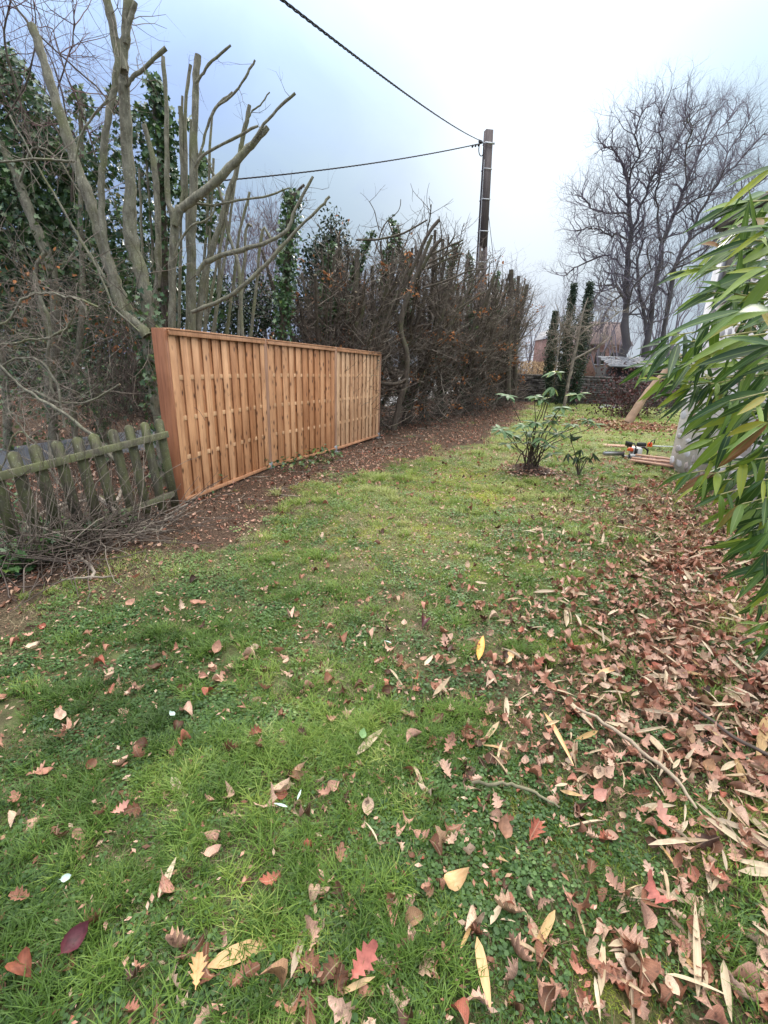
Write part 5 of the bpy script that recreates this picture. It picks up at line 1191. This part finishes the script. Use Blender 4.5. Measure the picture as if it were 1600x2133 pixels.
# ------------------------------------------------------------------ bamboo overhanging from the right
bmb = empty('bamboo', 'leafy green bamboo arching into the picture from the right edge', 'bamboo')
BS = [(0, (0.03, 0.07, 0.02)), (0.3, (0.06, 0.135, 0.025)), (0.6, (0.14, 0.24, 0.03)), (0.85, (0.25, 0.36, 0.05)), (0.955, (0.40, 0.44, 0.04)), (0.985, (0.33, 0.16, 0.06)), (1, (0.30, 0.14, 0.06))]
def bam(name, stops):
    def b(t, c, oi):
        col = ramp(t, oi.outputs['Random'], stops); sx = N(t, 'ShaderNodeSeparateXYZ'); t.links.new(c.outputs['Object'], sx.inputs[0])
        vein = N(t, 'ShaderNodeTexWave'); vein.wave_type = 'BANDS'; vein.bands_direction = 'X'; vein.inputs['Scale'].default_value = 22; vein.inputs['Distortion'].default_value = 0.3; t.links.new(c.outputs['Object'], vein.inputs['Vector'])
        n_ = noise(t, vmath(t, 'MULTIPLY', c.outputs['Object'], (9, 3, 3)).outputs[0], 1.0, 4, .6)
        col = mixc(t, .35, col, ramp(t, vein.outputs['Fac'], [(0.2, (.7,)*3), (.8, (1.15,)*3)]), 'MULTIPLY')
        mid = ramp(t, fmath(t, 'ABSOLUTE', sx.outputs[0]), [(0.0, (1,)*3), (0.006, (1,)*3), (0.010, (0,)*3)])
        col = mixc(t, fmath(t, 'MULTIPLY', mid, .5), col, (0.26, 0.36, 0.10))
        return mixc(t, .4, col, ramp(t, n_, [(.3, (.7,)*3), (.7, (1.2,)*3)]), 'MULTIPLY'), vein.outputs['Fac']
    return mat(name, b, 0.36, (.12, .002), .5, .28)
M_BAM = bam('bamboo_leaf', BS)
M_CANE = mat('bamboo_cane', plain((.42, .38, .17), .3, 30), .5)
bmes = []
for q in range(7):
    v, f_ = T_blade(0.128+.028*(q % 3), 0.02+0.11*q, 0.035, 8); bmes.append(mesh_np('leaf', v, f_, M_BAM, link_it=False, smooth=True).data)
# tips: px, py, distance, leaf count, length scale, stem leaves towards the right
BT_ = [(1545, 515, 1.75, 7, 1.0, 40), (1575, 455, 1.8, 6, 1.0, 10), (1530, 612, 1.65, 6, .95, 55), (1582, 545, 1.9, 5, .9, 20), (1595, 400, 1.9, 5, 1.0, 0), (1597, 480, 1.6, 6, 1.0, 10), (1500, 560, 2.0, 5, .9, 30), (1430, 565, 2.1, 4, .7, 10),
       (1541, 648, 1.45, 6, 1.05, 12), (1480, 660, 1.7, 5, .9, 10), (1590, 650, 1.6, 5, 1, 10), (1398, 718, 1.75, 7, .9, 22), (1460, 745, 1.8, 7, .85, 12), (1420, 760, 1.9, 6, .8, 5), (1510, 720, 1.7, 5, .9, 10), (1560, 760, 1.8, 6, .9, 0), (1395, 700, 2.0, 4, .7, 10),
       (1480, 800, 1.85, 7, .85, -8), (1440, 800, 1.9, 6, .8, -12), (1520, 835, 1.6, 7, 1.0, -25), (1570, 850, 1.7, 6, .9, -20), (1500, 870, 1.9, 5, .8, -30), (1590, 780, 1.8, 6, .9, 0), (1375, 790, 1.95, 4, .75, 5), (1345, 760, 2.0, 3, .7, 8),
       (1520, 900, 1.45, 6, 1.0, -45), (1575, 835, 1.4, 5, 1.05, -60), (1590, 930, 1.7, 5, .8, -30), (1440, 985, 1.9, 6, .8, -15), (1495, 985, 1.8, 6, .85, -20), (1550, 960, 1.75, 7, .9, -20), (1525, 1000, 1.8, 7, .85, -15), (1460, 1010, 1.95, 4, .7, -20),
       (1590, 1000, 1.65, 6, .95, -35), (1575, 1060, 1.7, 5, .85, -15), (1600, 1080, 1.6, 6, .9, -40), (1565, 1105, 1.95, 5, .7, -25), (1595, 1150, 1.55, 5, .85, -40), (1570, 1262, 1.8, 5, .6, -35), (1535, 1222, 2.1, 4, .6, -25), (1605, 1230, 1.6, 4, .6, -40), (1560, 700, 1.5, 5, 1.0, 5), (1600, 880, 1.3, 4, 1.0, -30), (1610, 720, 1.4, 4, 1.1, 0), (1485, 915, 1.6, 4, .9, -50), (1600, 1180, 1.6, 5, .9, -40), (1585, 1300, 1.75, 5, .7, -40), (1550, 1125, 1.8, 6, .8, -35), (1600, 1110, 1.5, 5, .9, -30), (1520, 1060, 1.9, 5, .75, -30), (1610, 1340, 1.7, 4, .7, -40), (1500, 1030, 1.7, 7, .8, -25), (1545, 1050, 1.65, 6, .85, -30), (1590, 1230, 1.8, 5, .7, -30), (1470, 990, 1.8, 5, .8, -20), (1575, 1330, 1.9, 4, .6, -30),
       (1560, 420, 1.8, 5, 1.0, 30), (1610, 350, 1.7, 5, 1.1, 20), (1540, 480, 1.9, 5, 1.0, 25), (1570, 500, 1.7, 6, 1.0, 40), (1600, 560, 1.6, 6, 1.0, 30), (1505, 520, 2.0, 5, .9, 40), (1560, 590, 1.9, 6, .9, 30), (1480, 610, 2.0, 5, .8, 30), (1600, 440, 1.9, 6, .9, 10)]
nl = 0; extraP = []
for i_, (x, y, dd, n_, s0, slope) in enumerate(BT_):
    tip = at(x, y, dd); Lr = 150
    roots = at(x+420, y+slope*1.6+rng.normal(0, 30), dd+rng.uniform(.15, .5)); mid = (tip+roots)/2+np.array([0, 0, .04])
    P, R = smooth_poly([roots, mid, tip], [.0050, .0038, .0022], 7); o = MB(); o.tube(P, R, 6, cap=False); o.build('twig', M_CANE, bmb)
    sd_ = unit(tip-mid)
    for k in range(n_+1):
        t_ = 0 if k < 3 else (k-2)*0.035; base = tip-sd_*t_
        side = (-1)**k; lat = unit(np.cross(sd_, [0, 0, 1]))
        d = sd_*rng.uniform(.2, 1.0)+lat*side*rng.uniform(0, 1.0)+np.array([rng.normal(-.05, .25), rng.normal(0, .25), -rng.uniform(-.25, 1.1 if y > 700 else .6)-(0.45 if y > 850 else 0)])
        if i_ in (2, 0) and k == 0: d = np.array([-.1, 0, 1.0])
        nn = np.array([rng.normal(-.2, .6), -1.0+rng.normal(0, .5), .9]); s_ = .165*s0*rng.uniform(.55, 1.15)
        q = rng.integers(0, 7); inst('leaf', bmes[q], base, frames(d[None], nn[None])[0], bmb, (s_*1.12, s_, s_)); nl += 1
print('bamboo leaves', nl)
# canes and the inner mass of leaves
for x, y0_, y1_ in ((1660, 1500, 300), (1720, 1500, 200), (1640, 1500, 620)):
    P = np.array([gp(x+20, 1330)+np.array([.05, 0, -.05])*0, at(x+10, 1000, 1.95), at(x, 700, 1.9), at(x-20, y1_, 1.8)]); P, R = smooth_poly(P, [.011, .010, .008, .004], 5); o = MB(); o.tube(P, R, 10); o.build('cane', M_CANE, bmb, smooth=True)
inner = []
for (x, y, r_, Y, n_) in ((1500, 800, 95, 2.25, 120), (1580, 780, 90, 2.25, 150), (1590, 620, 85, 2.3, 100), (1560, 900, 80, 2.2, 120), (1590, 1030, 80, 2.1, 90), (1440, 780, 55, 2.3, 60), (1650, 1080, 110, 2.0, 500), (1640, 900, 120, 2.1, 460), (1640, 650, 120, 2.1, 130), (1600, 500, 60, 2.2, 45), (1420, 720, 45, 2.3, 30)):
    inner.append((x, y, r_, Y, int(n_*(.40 if y < 820 else .12)), .6))
P_, O_ = blob_pts(inner); n = len(P_); d = unit(rng.normal(0, .55, (n, 3))+np.array([-.7, -.1, -.45])); v, f_ = T_blade(.12, .25, .04, 5)
M_BAMS = leafmat('bamboo_leaf_mass', [(0, (0.025, 0.055, 0.014)), (.5, (0.05, 0.11, 0.022)), (.93, (0.10, 0.19, 0.035)), (1, (.28, .28, .04))], .36, .5, .28)
scatter('leaf_mass', (v, f_), P_, frames(d, rng.normal(0, .5, (n, 3))+np.array([0, -.5, 1])), rng.uniform(.11, .2, n), M_BAMS, bmb, smooth=True)

# ------------------------------------------------------------------ fallen leaves
def leafmesh(tm, m_, nm='leaf'): return mesh_np(nm, tm[0], tm[1], m_, link_it=False, smooth=False).data
oaks = [T_outline(OAK, c_, f_, s_) for c_, f_, s_ in ((.8, .3, 1), (-.7, .5, 2), (1.0, -.5, 3), (.5, .9, 4))]
bees = [T_outline(BEECH, c_, f_, s_) for c_, f_, s_ in ((.8, .5, 5), (-.7, .8, 6), (1.1, -.4, 7))]
om = [leafmesh(t_, M_LITO) for t_ in oaks]; bm_ = [leafmesh(t_, M_LITO) for t_ in bees]
shs = [T_blade(.17, .10, .05, 6), T_blade(.11, -.08, .08, 6), T_blade(.14, .25, .03, 6)]; shm = [leafmesh(t_, M_SHEATH) for t_ in shs]
def litter_pts(n, dens, box):
    x = rng.uniform(box[0], box[1], n); y = rng.uniform(box[2], box[3], n); k = rng.random(n) < dens(x, y); return x[k], y[k]
DY = [800, 960, 1010, 1080, 1150, 1300, 1450, 1600, 1750, 1900, 2050, 2300]
DM = 1.0*np.array([[.02]*5+[.03, .04, .1, .2], [.02]*5+[.03, .05, .12, .3], [.01, .01, .01, .02, .02, .05, .14, .25, .4], [.01, .01, .01, .01, .02, .06, .28, .5, .7], [.01, .01, .01, .01, .02, .07, .35, .75, .9], [.02, .02, .02, .03, .06, .14, .32, .8, .95],
    [.03, .04, .05, .07, .12, .2, .45, .75, .7], [.04, .06, .08, .10, .14, .24, .6, .85, .9], [.06, .08, .09, .12, .15, .35, .42, .7, .75], [.08, .06, .06, .11, .12, .22, .38, .45, .5], [.08, .10, .08, .18, .27, .33, .52, .62, .7], [.08, .10, .08, .20, .32, .42, .55, .65, .7]])
def dens_all(x, y):
    so, li, mo, wo = masks(x, y); nz = vnoise(x, y, 3.3, 9)
    # how much of the ground the leaves cover, surveyed on a coarse plan of the lawn
    d_ = np.stack([x, y, np.zeros_like(x)], -1)-CC; zz = d_@CF; px = 800+FPX*(d_@CR)/zz; py = 1066.5-FPX*(d_@CU)/zz
    cx = np.clip(px/200, 0, 7.999); iy = np.clip(np.interp(py, DY, np.arange(len(DY))), 0, len(DY)-1.001); i0 = cx.astype(int); j0 = iy.astype(int); fx = cx-i0; fy = iy-j0
    D = (DM[j0, i0]*(1-fx)+DM[j0, i0+1]*fx)*(1-fy)+(DM[j0+1, i0]*(1-fx)+DM[j0+1, i0+1]*fx)*fy
    D = D*(1+0.25*ss(1250, 1500, py))*(1+1.3*ss(950, 600, px)*ss(1150, 1400, py))
    return np.clip(D*(0.35+1.3*nz), 0, 1)
x, y = litter_pts(6400, dens_all, (-2.2, 3.2, .55, 3.4)); o_ = np.argsort(np.hypot(x, y)); 
vis = [(a, b) for a, b in zip(x[o_], y[o_]) if -40 < pj((a, b, 0))[0] < 1640 and pj((a, b, 0))[1] < 2190]
near = vis[:290]; print('near leaves candidates', len(vis), 'furthest single', np.hypot(*near[-1]))
for i, (a, b) in enumerate(near):
    oak = rng.random() < .58; me = om[rng.integers(4)] if oak else bm_[rng.integers(3)]; s_ = rng.uniform(.045, .092) if oak else rng.uniform(.042, .085)
    d = rand_dirs(1)*[1, 1, .3]; Rm = frames(d, rand_dirs(1, 1.7))[0]
    inst('oak_leaf' if oak else 'beech_leaf', me, (a, b, float(H(a, b))+rng.uniform(.012, .034)), Rm, ground, (s_,)*3)
rest = vis[290:]
M_STRAW = leafmat('straw_leaf', [(0, (.30, .20, .12)), (.4, (.48, .35, .22)), (.8, (.66, .53, .37)), (1, (.55, .36, .17))], .55, .3, .1)
def stuff_leaves(name, pts, smin, smax, zr=(.012, .04), tm=None, up=2.2, label=None, material=None):
    pts = np.array(pts); n = len(pts); 
    tsel = rng.random(n); allp = []
    tms = tm or [oaks[0], oaks[2], bees[0], bees[1]]
    V_ = []; F_ = []; T_ = []; off = 0
    for q, tmq in enumerate(tms):
        k = (tsel >= q/len(tms)) & (tsel < (q+1)/len(tms)); pk_ = pts[k]; m_ = len(pk_)
        if not m_: continue
        Rm = frames(rand_dirs(m_)*[1, 1, .25], rand_dirs(m_, up)); s_ = rng.uniform(smin, smax, m_); pos = np.stack([pk_[:, 0], pk_[:, 1], H(pk_[:, 0], pk_[:, 1])+rng.uniform(*zr, m_)], -1)
        V = np.einsum('nij,kj->nki', Rm, tmq[0])*s_[:, None, None]+pos[:, None]; V_.append(V.reshape(-1, 3)); F_.append((tmq[1][None]+np.arange(m_)[:, None, None]*len(tmq[0])+off).reshape(-1, 4)); T_.append(np.repeat(rng.random(m_), len(tmq[0]))); off += m_*len(tmq[0])
    o = mesh_np(name, np.vstack(V_), np.vstack(F_), material or M_LIT, tone=np.concatenate(T_)); o['kind'] = 'stuff'
    if label: o['label'] = label
    return o
x, y = litter_pts(21000, dens_all, (-4.5, 5.2, 3.4, 11)); far_pts = list(zip(x, y))
stuff_leaves('leaf_litter', rest+far_pts, .045, .085, label='drift of brown fallen leaves under the bamboo and across the lawn')
# deep litter below the bamboo
x, y = litter_pts(26000, lambda a, b: dens_all(a, b)**1.3*.8, (-.5, 4.6, .7, 6.5)); stuff_leaves('leaf_litter', list(zip(x, y)), .02, .055, (.004, .022), up=2.2)
x, y = litter_pts(5200, lambda a, b: dens_all(a, b)**1.4*.6, (-.2, 4.6, .7, 6.5)); stuff_leaves('straw_leaves', list(zip(x, y)), .06, .16, (.02, .055), tm=[T_blade(.13, .15, .05, 4), T_blade(.2, -.2, .05, 4), T_blade(.09, .3, .05, 4)], up=2.0, material=M_STRAW)
# small crumbs and leaves on the soil strip and behind the fences
def dsoil(x, y): so = masks(x, y)[0]; s = sl_(x, y); return so*(s < 3.0)*0.9*(0.35+.65*vnoise(x, y, 4, 4))
x, y = litter_pts(34000, dsoil, (-6.5, 8, 1.5, 24)); stuff_leaves('soil_litter', list(zip(x, y)), .03, .065, (.004, .02), up=2.5, label='brown leaf litter and crumbs on the bare soil under the hedge')
x, y = litter_pts(16000, lambda a, b: ((sl_(a, b) > 5.3) & (sl_(a, b) < 10))*.8+((sl_(a, b) > 1.4) & (sl_(a, b) < 2.95))*.7, (-14, 0, 1, 22)); stuff_leaves('bank_litter', list(zip(x, y)), .05, .11, (.01, .05), up=1.8)
c = gp(1300, 888); n = 1400; P = np.stack([c[0]+rng.normal(0, 1.0, n), c[1]+rng.normal(0, .9, n)], -1); stuff_leaves('leaf_drift', P, .07, .12, (.0, .05), tm=[bees[0], bees[1]], up=1.5)
x, y = litter_pts(5000, lambda a, b: np.full(a.shape, .35), (1, 12, 8, 24)); stuff_leaves('leaf_litter', list(zip(x, y)), .04, .07, (.01, .03))
n = 60000; x = rng.uniform(-3.6, 5.0, n); y = .55+8.5*rng.random(n)**1.3; k = (sl_(x, y) < 0.1) & (rng.random(n) < .35+.65*vnoise(x, y, 3.0, 11)); x, y = x[k], y[k]; n = len(x)
cr = scatter('plant_debris', SMALL, np.stack([x, y, H(x, y)+rng.uniform(.006, .03, n)], -1), frames(rand_dirs(n)*[1, 1, .3], rand_dirs(n, 1.6)), rng.uniform(.006, .030, n)*(1+.06*y), M_LIT, None, rng.random(n))
# long pale bamboo leaves scattered on the litter
def at_px(px, py, z=.035): 
    g_ = gp(px, py); g_[2] = float(H(g_[0], g_[1]))+z; return g_
def long_leaf(p0, p1, wpx, q=0, label=None, material=None, name='bamboo_leaf', lift=.03):
    A = at_px(*p0, lift); B = at_px(*p1, lift+rng.uniform(-.012, .02)); d = B-A; L_ = np.linalg.norm(d); me = shm[q]
    if material: me = leafmesh(shs[q], material)
    base = (.17, .11, .14)[q]; mid = (A+B)/2; wid = wpx*((mid-CC)@CF)/FPX
    o = inst(name, me, A, frames(d[None], np.array([[rng.normal(0, .25), rng.normal(-.1, .25), 1.0]]))[0], None if label else ground, (wid/base, L_, L_*.6))
    if label: tag(o, label, 'leaf')
    return o
M_TAN = mat('tan_leaf', lambda t, c, oi: (lambda n_: (ramp(t, n_, [(.3, (.52, .30, .13)), (.7, (.68, .44, .23))]), n_))(noise(t, vmath(t, 'MULTIPLY', c.outputs['Object'], (14, 3, 3)).outputs[0], 1.0, 5, .65)), .5, (.3, .003), .3)
M_ORG = mat('orange_leaf', plain((.66, .31, .05), .2, 5), .5)
HERO = [((432, 2032), (592, 1960), 33, 0, M_TAN, 'long broad tan leaf lying in the grass near the bottom left of centre'), ((607, 2058), (645, 1908), 17, 2, None, 'narrow pale leaf standing nearly upright right of the broad tan leaf'), ((333, 1885), (370, 1803), 15, 0, None, 'pale straw coloured leaf in the grass at lower left'),
        ((358, 1630), (384, 1668), 18, 2, None, 'small curled cream leaf in the grass left of centre'), ((742, 1590), (800, 1530), 18, 0, None, 'pale leaf lying next to a round green leaf'), ((995, 1390), (1005, 1338), 15, 0, M_ORG, 'bright orange leaf standing in the grass in the middle of the lawn'),
        ((1053, 1396), (1070, 1360), 16, 0, M_TAN, 'tan leaf lying just right of the bright orange leaf'), ((1178, 1316), (1178, 1268), 11, 0, None, 'single pale upright leaf on the yellow moss'), ((1110, 1243), (1165, 1236), 9, 0, None, 'slender cream leaf lying flat above the yellow moss'),
        ((1018, 1950), (1045, 1895), 14, 0, None, 'short pale leaf pointing up right in the bottom middle'), ((955, 2003), (982, 1942), 8, 1, None, 'thin pale leaf left of the short pale leaf in the bottom middle'), ((1445, 2108), (1437, 1910), 15, 1, None, 'long thin pale leaf at the bottom right pointing straight away'),
        ((990, 1975), (1018, 2133), 22, 0, M_TAN, 'broad yellow brown leaf at the bottom edge in the middle'), ((1525, 1580), (1580, 1712), 20, 2, None, 'longest pale leaf at the right edge pointing down right'), ((1610, 1770), (1520, 1670), 22, 0, None, 'wide cream leaf running off the right edge'),
        ((1600, 1500), (1575, 1590), 26, 0, None, 'grey white leaf at the right edge'), ((1335, 1422), (1432, 1418), 14, 0, None, 'straight pale leaf lying level on the litter at right'), ((1240, 1418), (1295, 1402), 15, 0, M_TAN, 'tan leaf lying level at the edge of the litter'),
        ((1200, 1457), (1284, 1473), 10, 0, None, 'thin pale leaf below the level tan leaf'), ((1130, 1500), (1190, 1625), 11, 1, M_TAN, 'long thin tan leaf pointing down right at the litter edge'), ((1165, 1462), (1235, 1535), 14, 0, None, 'pale leaf crossing the litter edge beside the twig'),
        ((1050, 1520), (1055, 1460), 13, 0, None, 'pale leaf standing upright right of centre'), ((1340, 1540), (1400, 1610), 17, 0, None, 'pale leaf slanting down right among brown leaves'), ((1430, 1530), (1522, 1525), 15, 0, None, 'cream leaf lying level near the right edge'), ((1215, 1310), (1300, 1372), 8, 1, None, 'curved thin cream leaf right of the yellow moss'), ((1345, 1350), (1425, 1420), 12, 1, None, 'long slanting pale leaf at the upper litter')]
for p0, p1, w_, q, m_, lb in HERO: long_leaf(p0, p1, w_, q, lb, m_)
for _ in range(120):
    px, py = rng.uniform(1100, 1600), rng.uniform(1180, 2100)
    if rng.random() > float(masks(np.array([gp(px, py)[0]]), np.array([gp(px, py)[1]]))[1][0])*.9+.08: continue
    g_ = gp(px, py); s_ = rng.uniform(.07, .17); a = rng.random()*6.283; d = np.array([math.cos(a), math.sin(a), rng.normal(0, .12)])
    inst('bamboo_leaf', shm[rng.integers(3)], g_+np.array([0, 0, .045]), frames(d[None], rand_dirs(1, 2.2))[0], ground, (s_*.9, s_, s_*.7))
def flat_leaf(p, s_, ang, tm, m_, name, label, tilt=.2):
    g_ = at_px(*p, .045); me = leafmesh(tm, m_); d = np.array([math.cos(ang), math.sin(ang), tilt*.4]); o = inst(name, me, g_, frames(d[None], np.array([[tilt, -tilt, 1.0]]))[0], None, (s_,)*3); return tag(o, label, 'leaf')
M_PUR = mat('purple_leaf', plain((.085, .022, .028), .35, 6), .42); M_RED = mat('red_leaf', plain((.40, .13, .10), .3, 6), .6); M_RUST = mat('rust_leaf', plain((.20, .065, .035), .3, 6), .6); M_PNK = mat('pink_leaf', plain((.50, .25, .19), .2, 6), .6)
M_GRN = mat('pale_green_leaf', plain((.20, .32, .13), .2, 6), .5); M_SIL = mat('silver_leaf', plain((.46, .55, .50), .12, 6), .5); M_BRO = mat('brown_leaf', plain((.25, .13, .08), .3, 6), .6)
for p, s_, a, tm_, m_, nm, lb in [((128, 2020), .085, 1.15, bees[0], M_PUR, 'beech_leaf', 'glossy dark purple leaf with ribs at the lower left'), ((70, 2050), .085, 2.7, bees[1], M_RUST, 'beech_leaf', 'dark rust red curled leaf at the bottom left edge'), ((725, 2082), .10, .9, oaks[0], M_RED, 'oak_leaf', 'pinkish red star shaped leaf at the bottom centre'),
    ((515, 1550), .07, .5, oaks[1], M_RUST, 'oak_leaf', 'rust red oak leaf in the grass left of centre'), ((1395, 1770), .10, 1.7, oaks[0], M_PNK, 'oak_leaf', 'big pink oak leaf on the moss at right'), ((1390, 1925), .09, 2.0, oaks[2], M_RED, 'oak_leaf', 'pink red oak leaf alone on green moss at lower right'),
    ((1045, 1790), .085, 1.4, bees[0], M_BRO, 'beech_leaf', 'brown ribbed beech leaf standing in long grass below centre'), ((880, 1320), .10, 1.3, bees[1], M_PUR, 'beech_leaf', 'dark purple grey leaf in the middle of the lawn'), ((915, 1870), .09, .3, bees[2], M_TAN, 'beech_leaf', 'curled tan half moon leaf below centre'),
    ((752, 1568), .055, 1.5, bees[0], M_GRN, 'green_leaf', 'pale green oval leaf lying in the grass at centre'), ((367, 1507), .038, 2.6, bees[0], M_SIL, 'silver_leaf', 'white round leaf underside in the grass at left'), ((600, 1705), .055, 2.9, shs[0], M_SIL, 'silver_leaf', 'silver white lance leaf pointing left in the grass'),
    ((620, 1690), .045, 1.4, shs[0], M_SIL, 'silver_leaf', 'silver white lance leaf pointing up in the grass'), ((130, 1852), .035, .3, bees[0], M_SIL, 'silver_leaf', 'small silvery green leaf at the lower left'), ((410, 2095), .075, 1.8, oaks[3], M_TAN, 'oak_leaf', 'torn tan leaf at the bottom left of centre'),
    ((235, 1715), .06, .8, oaks[0], M_PNK, 'oak_leaf', 'pink oak leaf in the grass at the left'), ((815, 1360), .05, 2.6, shs[0], M_SIL, 'silver_leaf', 'pale silver leaf in the middle of the lawn'), ((1225, 1700), .07, .5, bees[0], M_PNK, 'beech_leaf', 'pale pink torn leaf at the left end of the litter')]:
    flat_leaf(p, s_, a, tm_, m_, nm, lb)

# ---- sticks
def stick(pts, label, name='stick', m_=None, z=.03, parent=None):
    P = []; R = []
    for q in pts:
        g_ = at_px(q[0], q[1], z+(q[3] if len(q) > 3 else 0)); P.append(g_); R.append(q[2]*.5*((g_-CC)@CF)/FPX)
    P, R = smooth_poly(P, R, 4, .003); mb = MB(); mb.tube(P, R, 7); o = mb.build(name, m_ or M_TWIGG, parent, smooth=True)
    if label: tag(o, label, 'stick')
    return o
stick([(980, 1655, 7), (1040, 1658, 8), (1080, 1665, 7), (1120, 1682, 6), (1160, 1710, 4)], 'mossy crooked stick lying across the grass below centre', m_=M_TWIGY, z=.04)
stick([(1195, 1505, 6), (1270, 1550, 7), (1345, 1610, 8), (1400, 1660, 8), (1440, 1720, 5)], 'long pale stem crossing the leaf litter diagonally', m_=M_SHEATH, z=.07)
stick([(1440, 1500, 6), (1520, 1560, 7), (1600, 1600, 8)], 'dark thin stick running off the right edge', m_=M_TWIG, z=.07)
stick([(160, 1165, 8), (185, 1180, 8), (197, 1200, 7), (190, 1212, 5)], 'short crooked peeled root lying on the soil at left', m_=M_TWIGG)
stick([(130, 1215, 4), (190, 1210, 5), (240, 1206, 3)], 'thin straight twig beside the crooked root', m_=M_TWIGG)
stick([(335, 1110, 4), (350, 1080, 5), (392, 1056, 4)], 'bent pale twig lying at the foot of the big fence post', m_=M_TWIGG)
stick([(0, 1205, 5), (60, 1180, 5), (110, 1175, 4)], 'pale twig at the left edge on the ivy', m_=M_TWIGG)
bp_ = empty('brush_pile', 'heap of cut sticks and twigs along the foot of the picket fence', 'sticks'); mb = MB(); mb2 = MB()
for _ in range(400):
    u_ = rng.random(); A = on_fence(20+330*u_, 1100-40*u_, -0.05-rng.random()*.38); p = np.array([A[0]+rng.normal(0, .15), A[1]+rng.normal(0, .15), rng.uniform(.0, .22*(1.3-u_))])
    d = np.array([rng.normal(0, .8), rng.normal(0, .8), rng.normal(.05, .25)]); r_ = rng.uniform(.002, .006); Q, _ = walk(p, d, rng.uniform(.2, .8), 5, .14); Q[:, 2] = np.maximum(Q[:, 2], .01)
    (mb if rng.random() < .8 else mb2).tube(Q, np.linspace(r_, r_*.6, 6), 4, cap=False)
for _ in range(170):
    u_ = rng.random()*.82; A = on_fence(-20+390*u_, 1100-40*u_, -0.02-rng.random()*.35); Q, _ = walk(np.array([A[0], A[1], .05]), (rng.normal(0, .35), rng.normal(0, .3), 1), rng.uniform(.3, 1.15), 7, .16); r_ = rng.uniform(.002, .0045)
    (mb if rng.random() < .6 else mb2).tube(Q, np.linspace(r_, r_*.5, 8), 4, cap=False)
for q in (mb.build('sticks', M_TWIG, bp_), mb2.build('sticks', M_TWIGG, bp_)): q['kind'] = 'stuff'
for pts in ([(205, 1060, 10), (225, 1085, 9), (250, 1120, 8)], [(80, 1130, 7), (150, 1100, 8), (200, 1085, 7)], [(60, 1150, 6), (90, 1120, 7), (170, 1090, 6)], [(235, 1095, 6), (255, 1070, 7), (262, 1050, 5)]):
    o = stick([(a, b, c_, .12+.05*i) for i, (a, b, c_) in enumerate(pts)], None, 'branch', M_TWIGG, parent=bp_)
mb = MB()
for _ in range(260):
    t_ = rng.uniform(0, 21); s_ = rng.uniform(-.9, 0); p = (P0[:2] if t_ < 6 else P0[:2])+FU[:2]*t_+FN[:2]*s_; p3 = np.array([p[0], p[1], .015]); Q, _ = walk(p3, (rng.normal(), rng.normal(), 0), rng.uniform(.1, .45), 4, .12); Q[:, 2] = .012+H(Q[:, 0], Q[:, 1]); mb.tube(Q, rng.uniform(.002, .005), 4, cap=False)
mb.build('twig_litter', M_TWIGG)['kind'] = 'stuff'
# ---- ivy on the ground at left and along the foot of the fence
gi_ = empty('ground_ivy', 'low dark ivy creeping over the ground at the foot of the picket fence', 'ivy')
P = []
for cx, cy, rx, ry, n_ in ((60, 1150, 90, 35, 420), (150, 1130, 60, 25, 200), (20, 1190, 60, 25, 200), (430, 1010, 40, 25, 40), (600, 975, 90, 15, 160), (680, 960, 40, 12, 70), (240, 1110, 60, 20, 60), (-10, 1060, 60, 60, 160)):
    a = rng.random(n_)*6.283; r_ = np.sqrt(rng.random(n_))
    for q in range(n_): g_ = gp(cx+rx*r_[q]*math.cos(a[q]), cy+ry*r_[q]*math.sin(a[q])); g_[2] = rng.uniform(.03, .20); P.append(g_)
P = np.array(P); n = len(P); scatter('ivy_leaves', IVY, P, frames(rand_dirs(n)*[1, 1, .3], rand_dirs(n, 1.8)), rng.uniform(.04, .075, n), M_IVY, gi_, np.clip(rng.beta(2, 2, n), 0, 1))
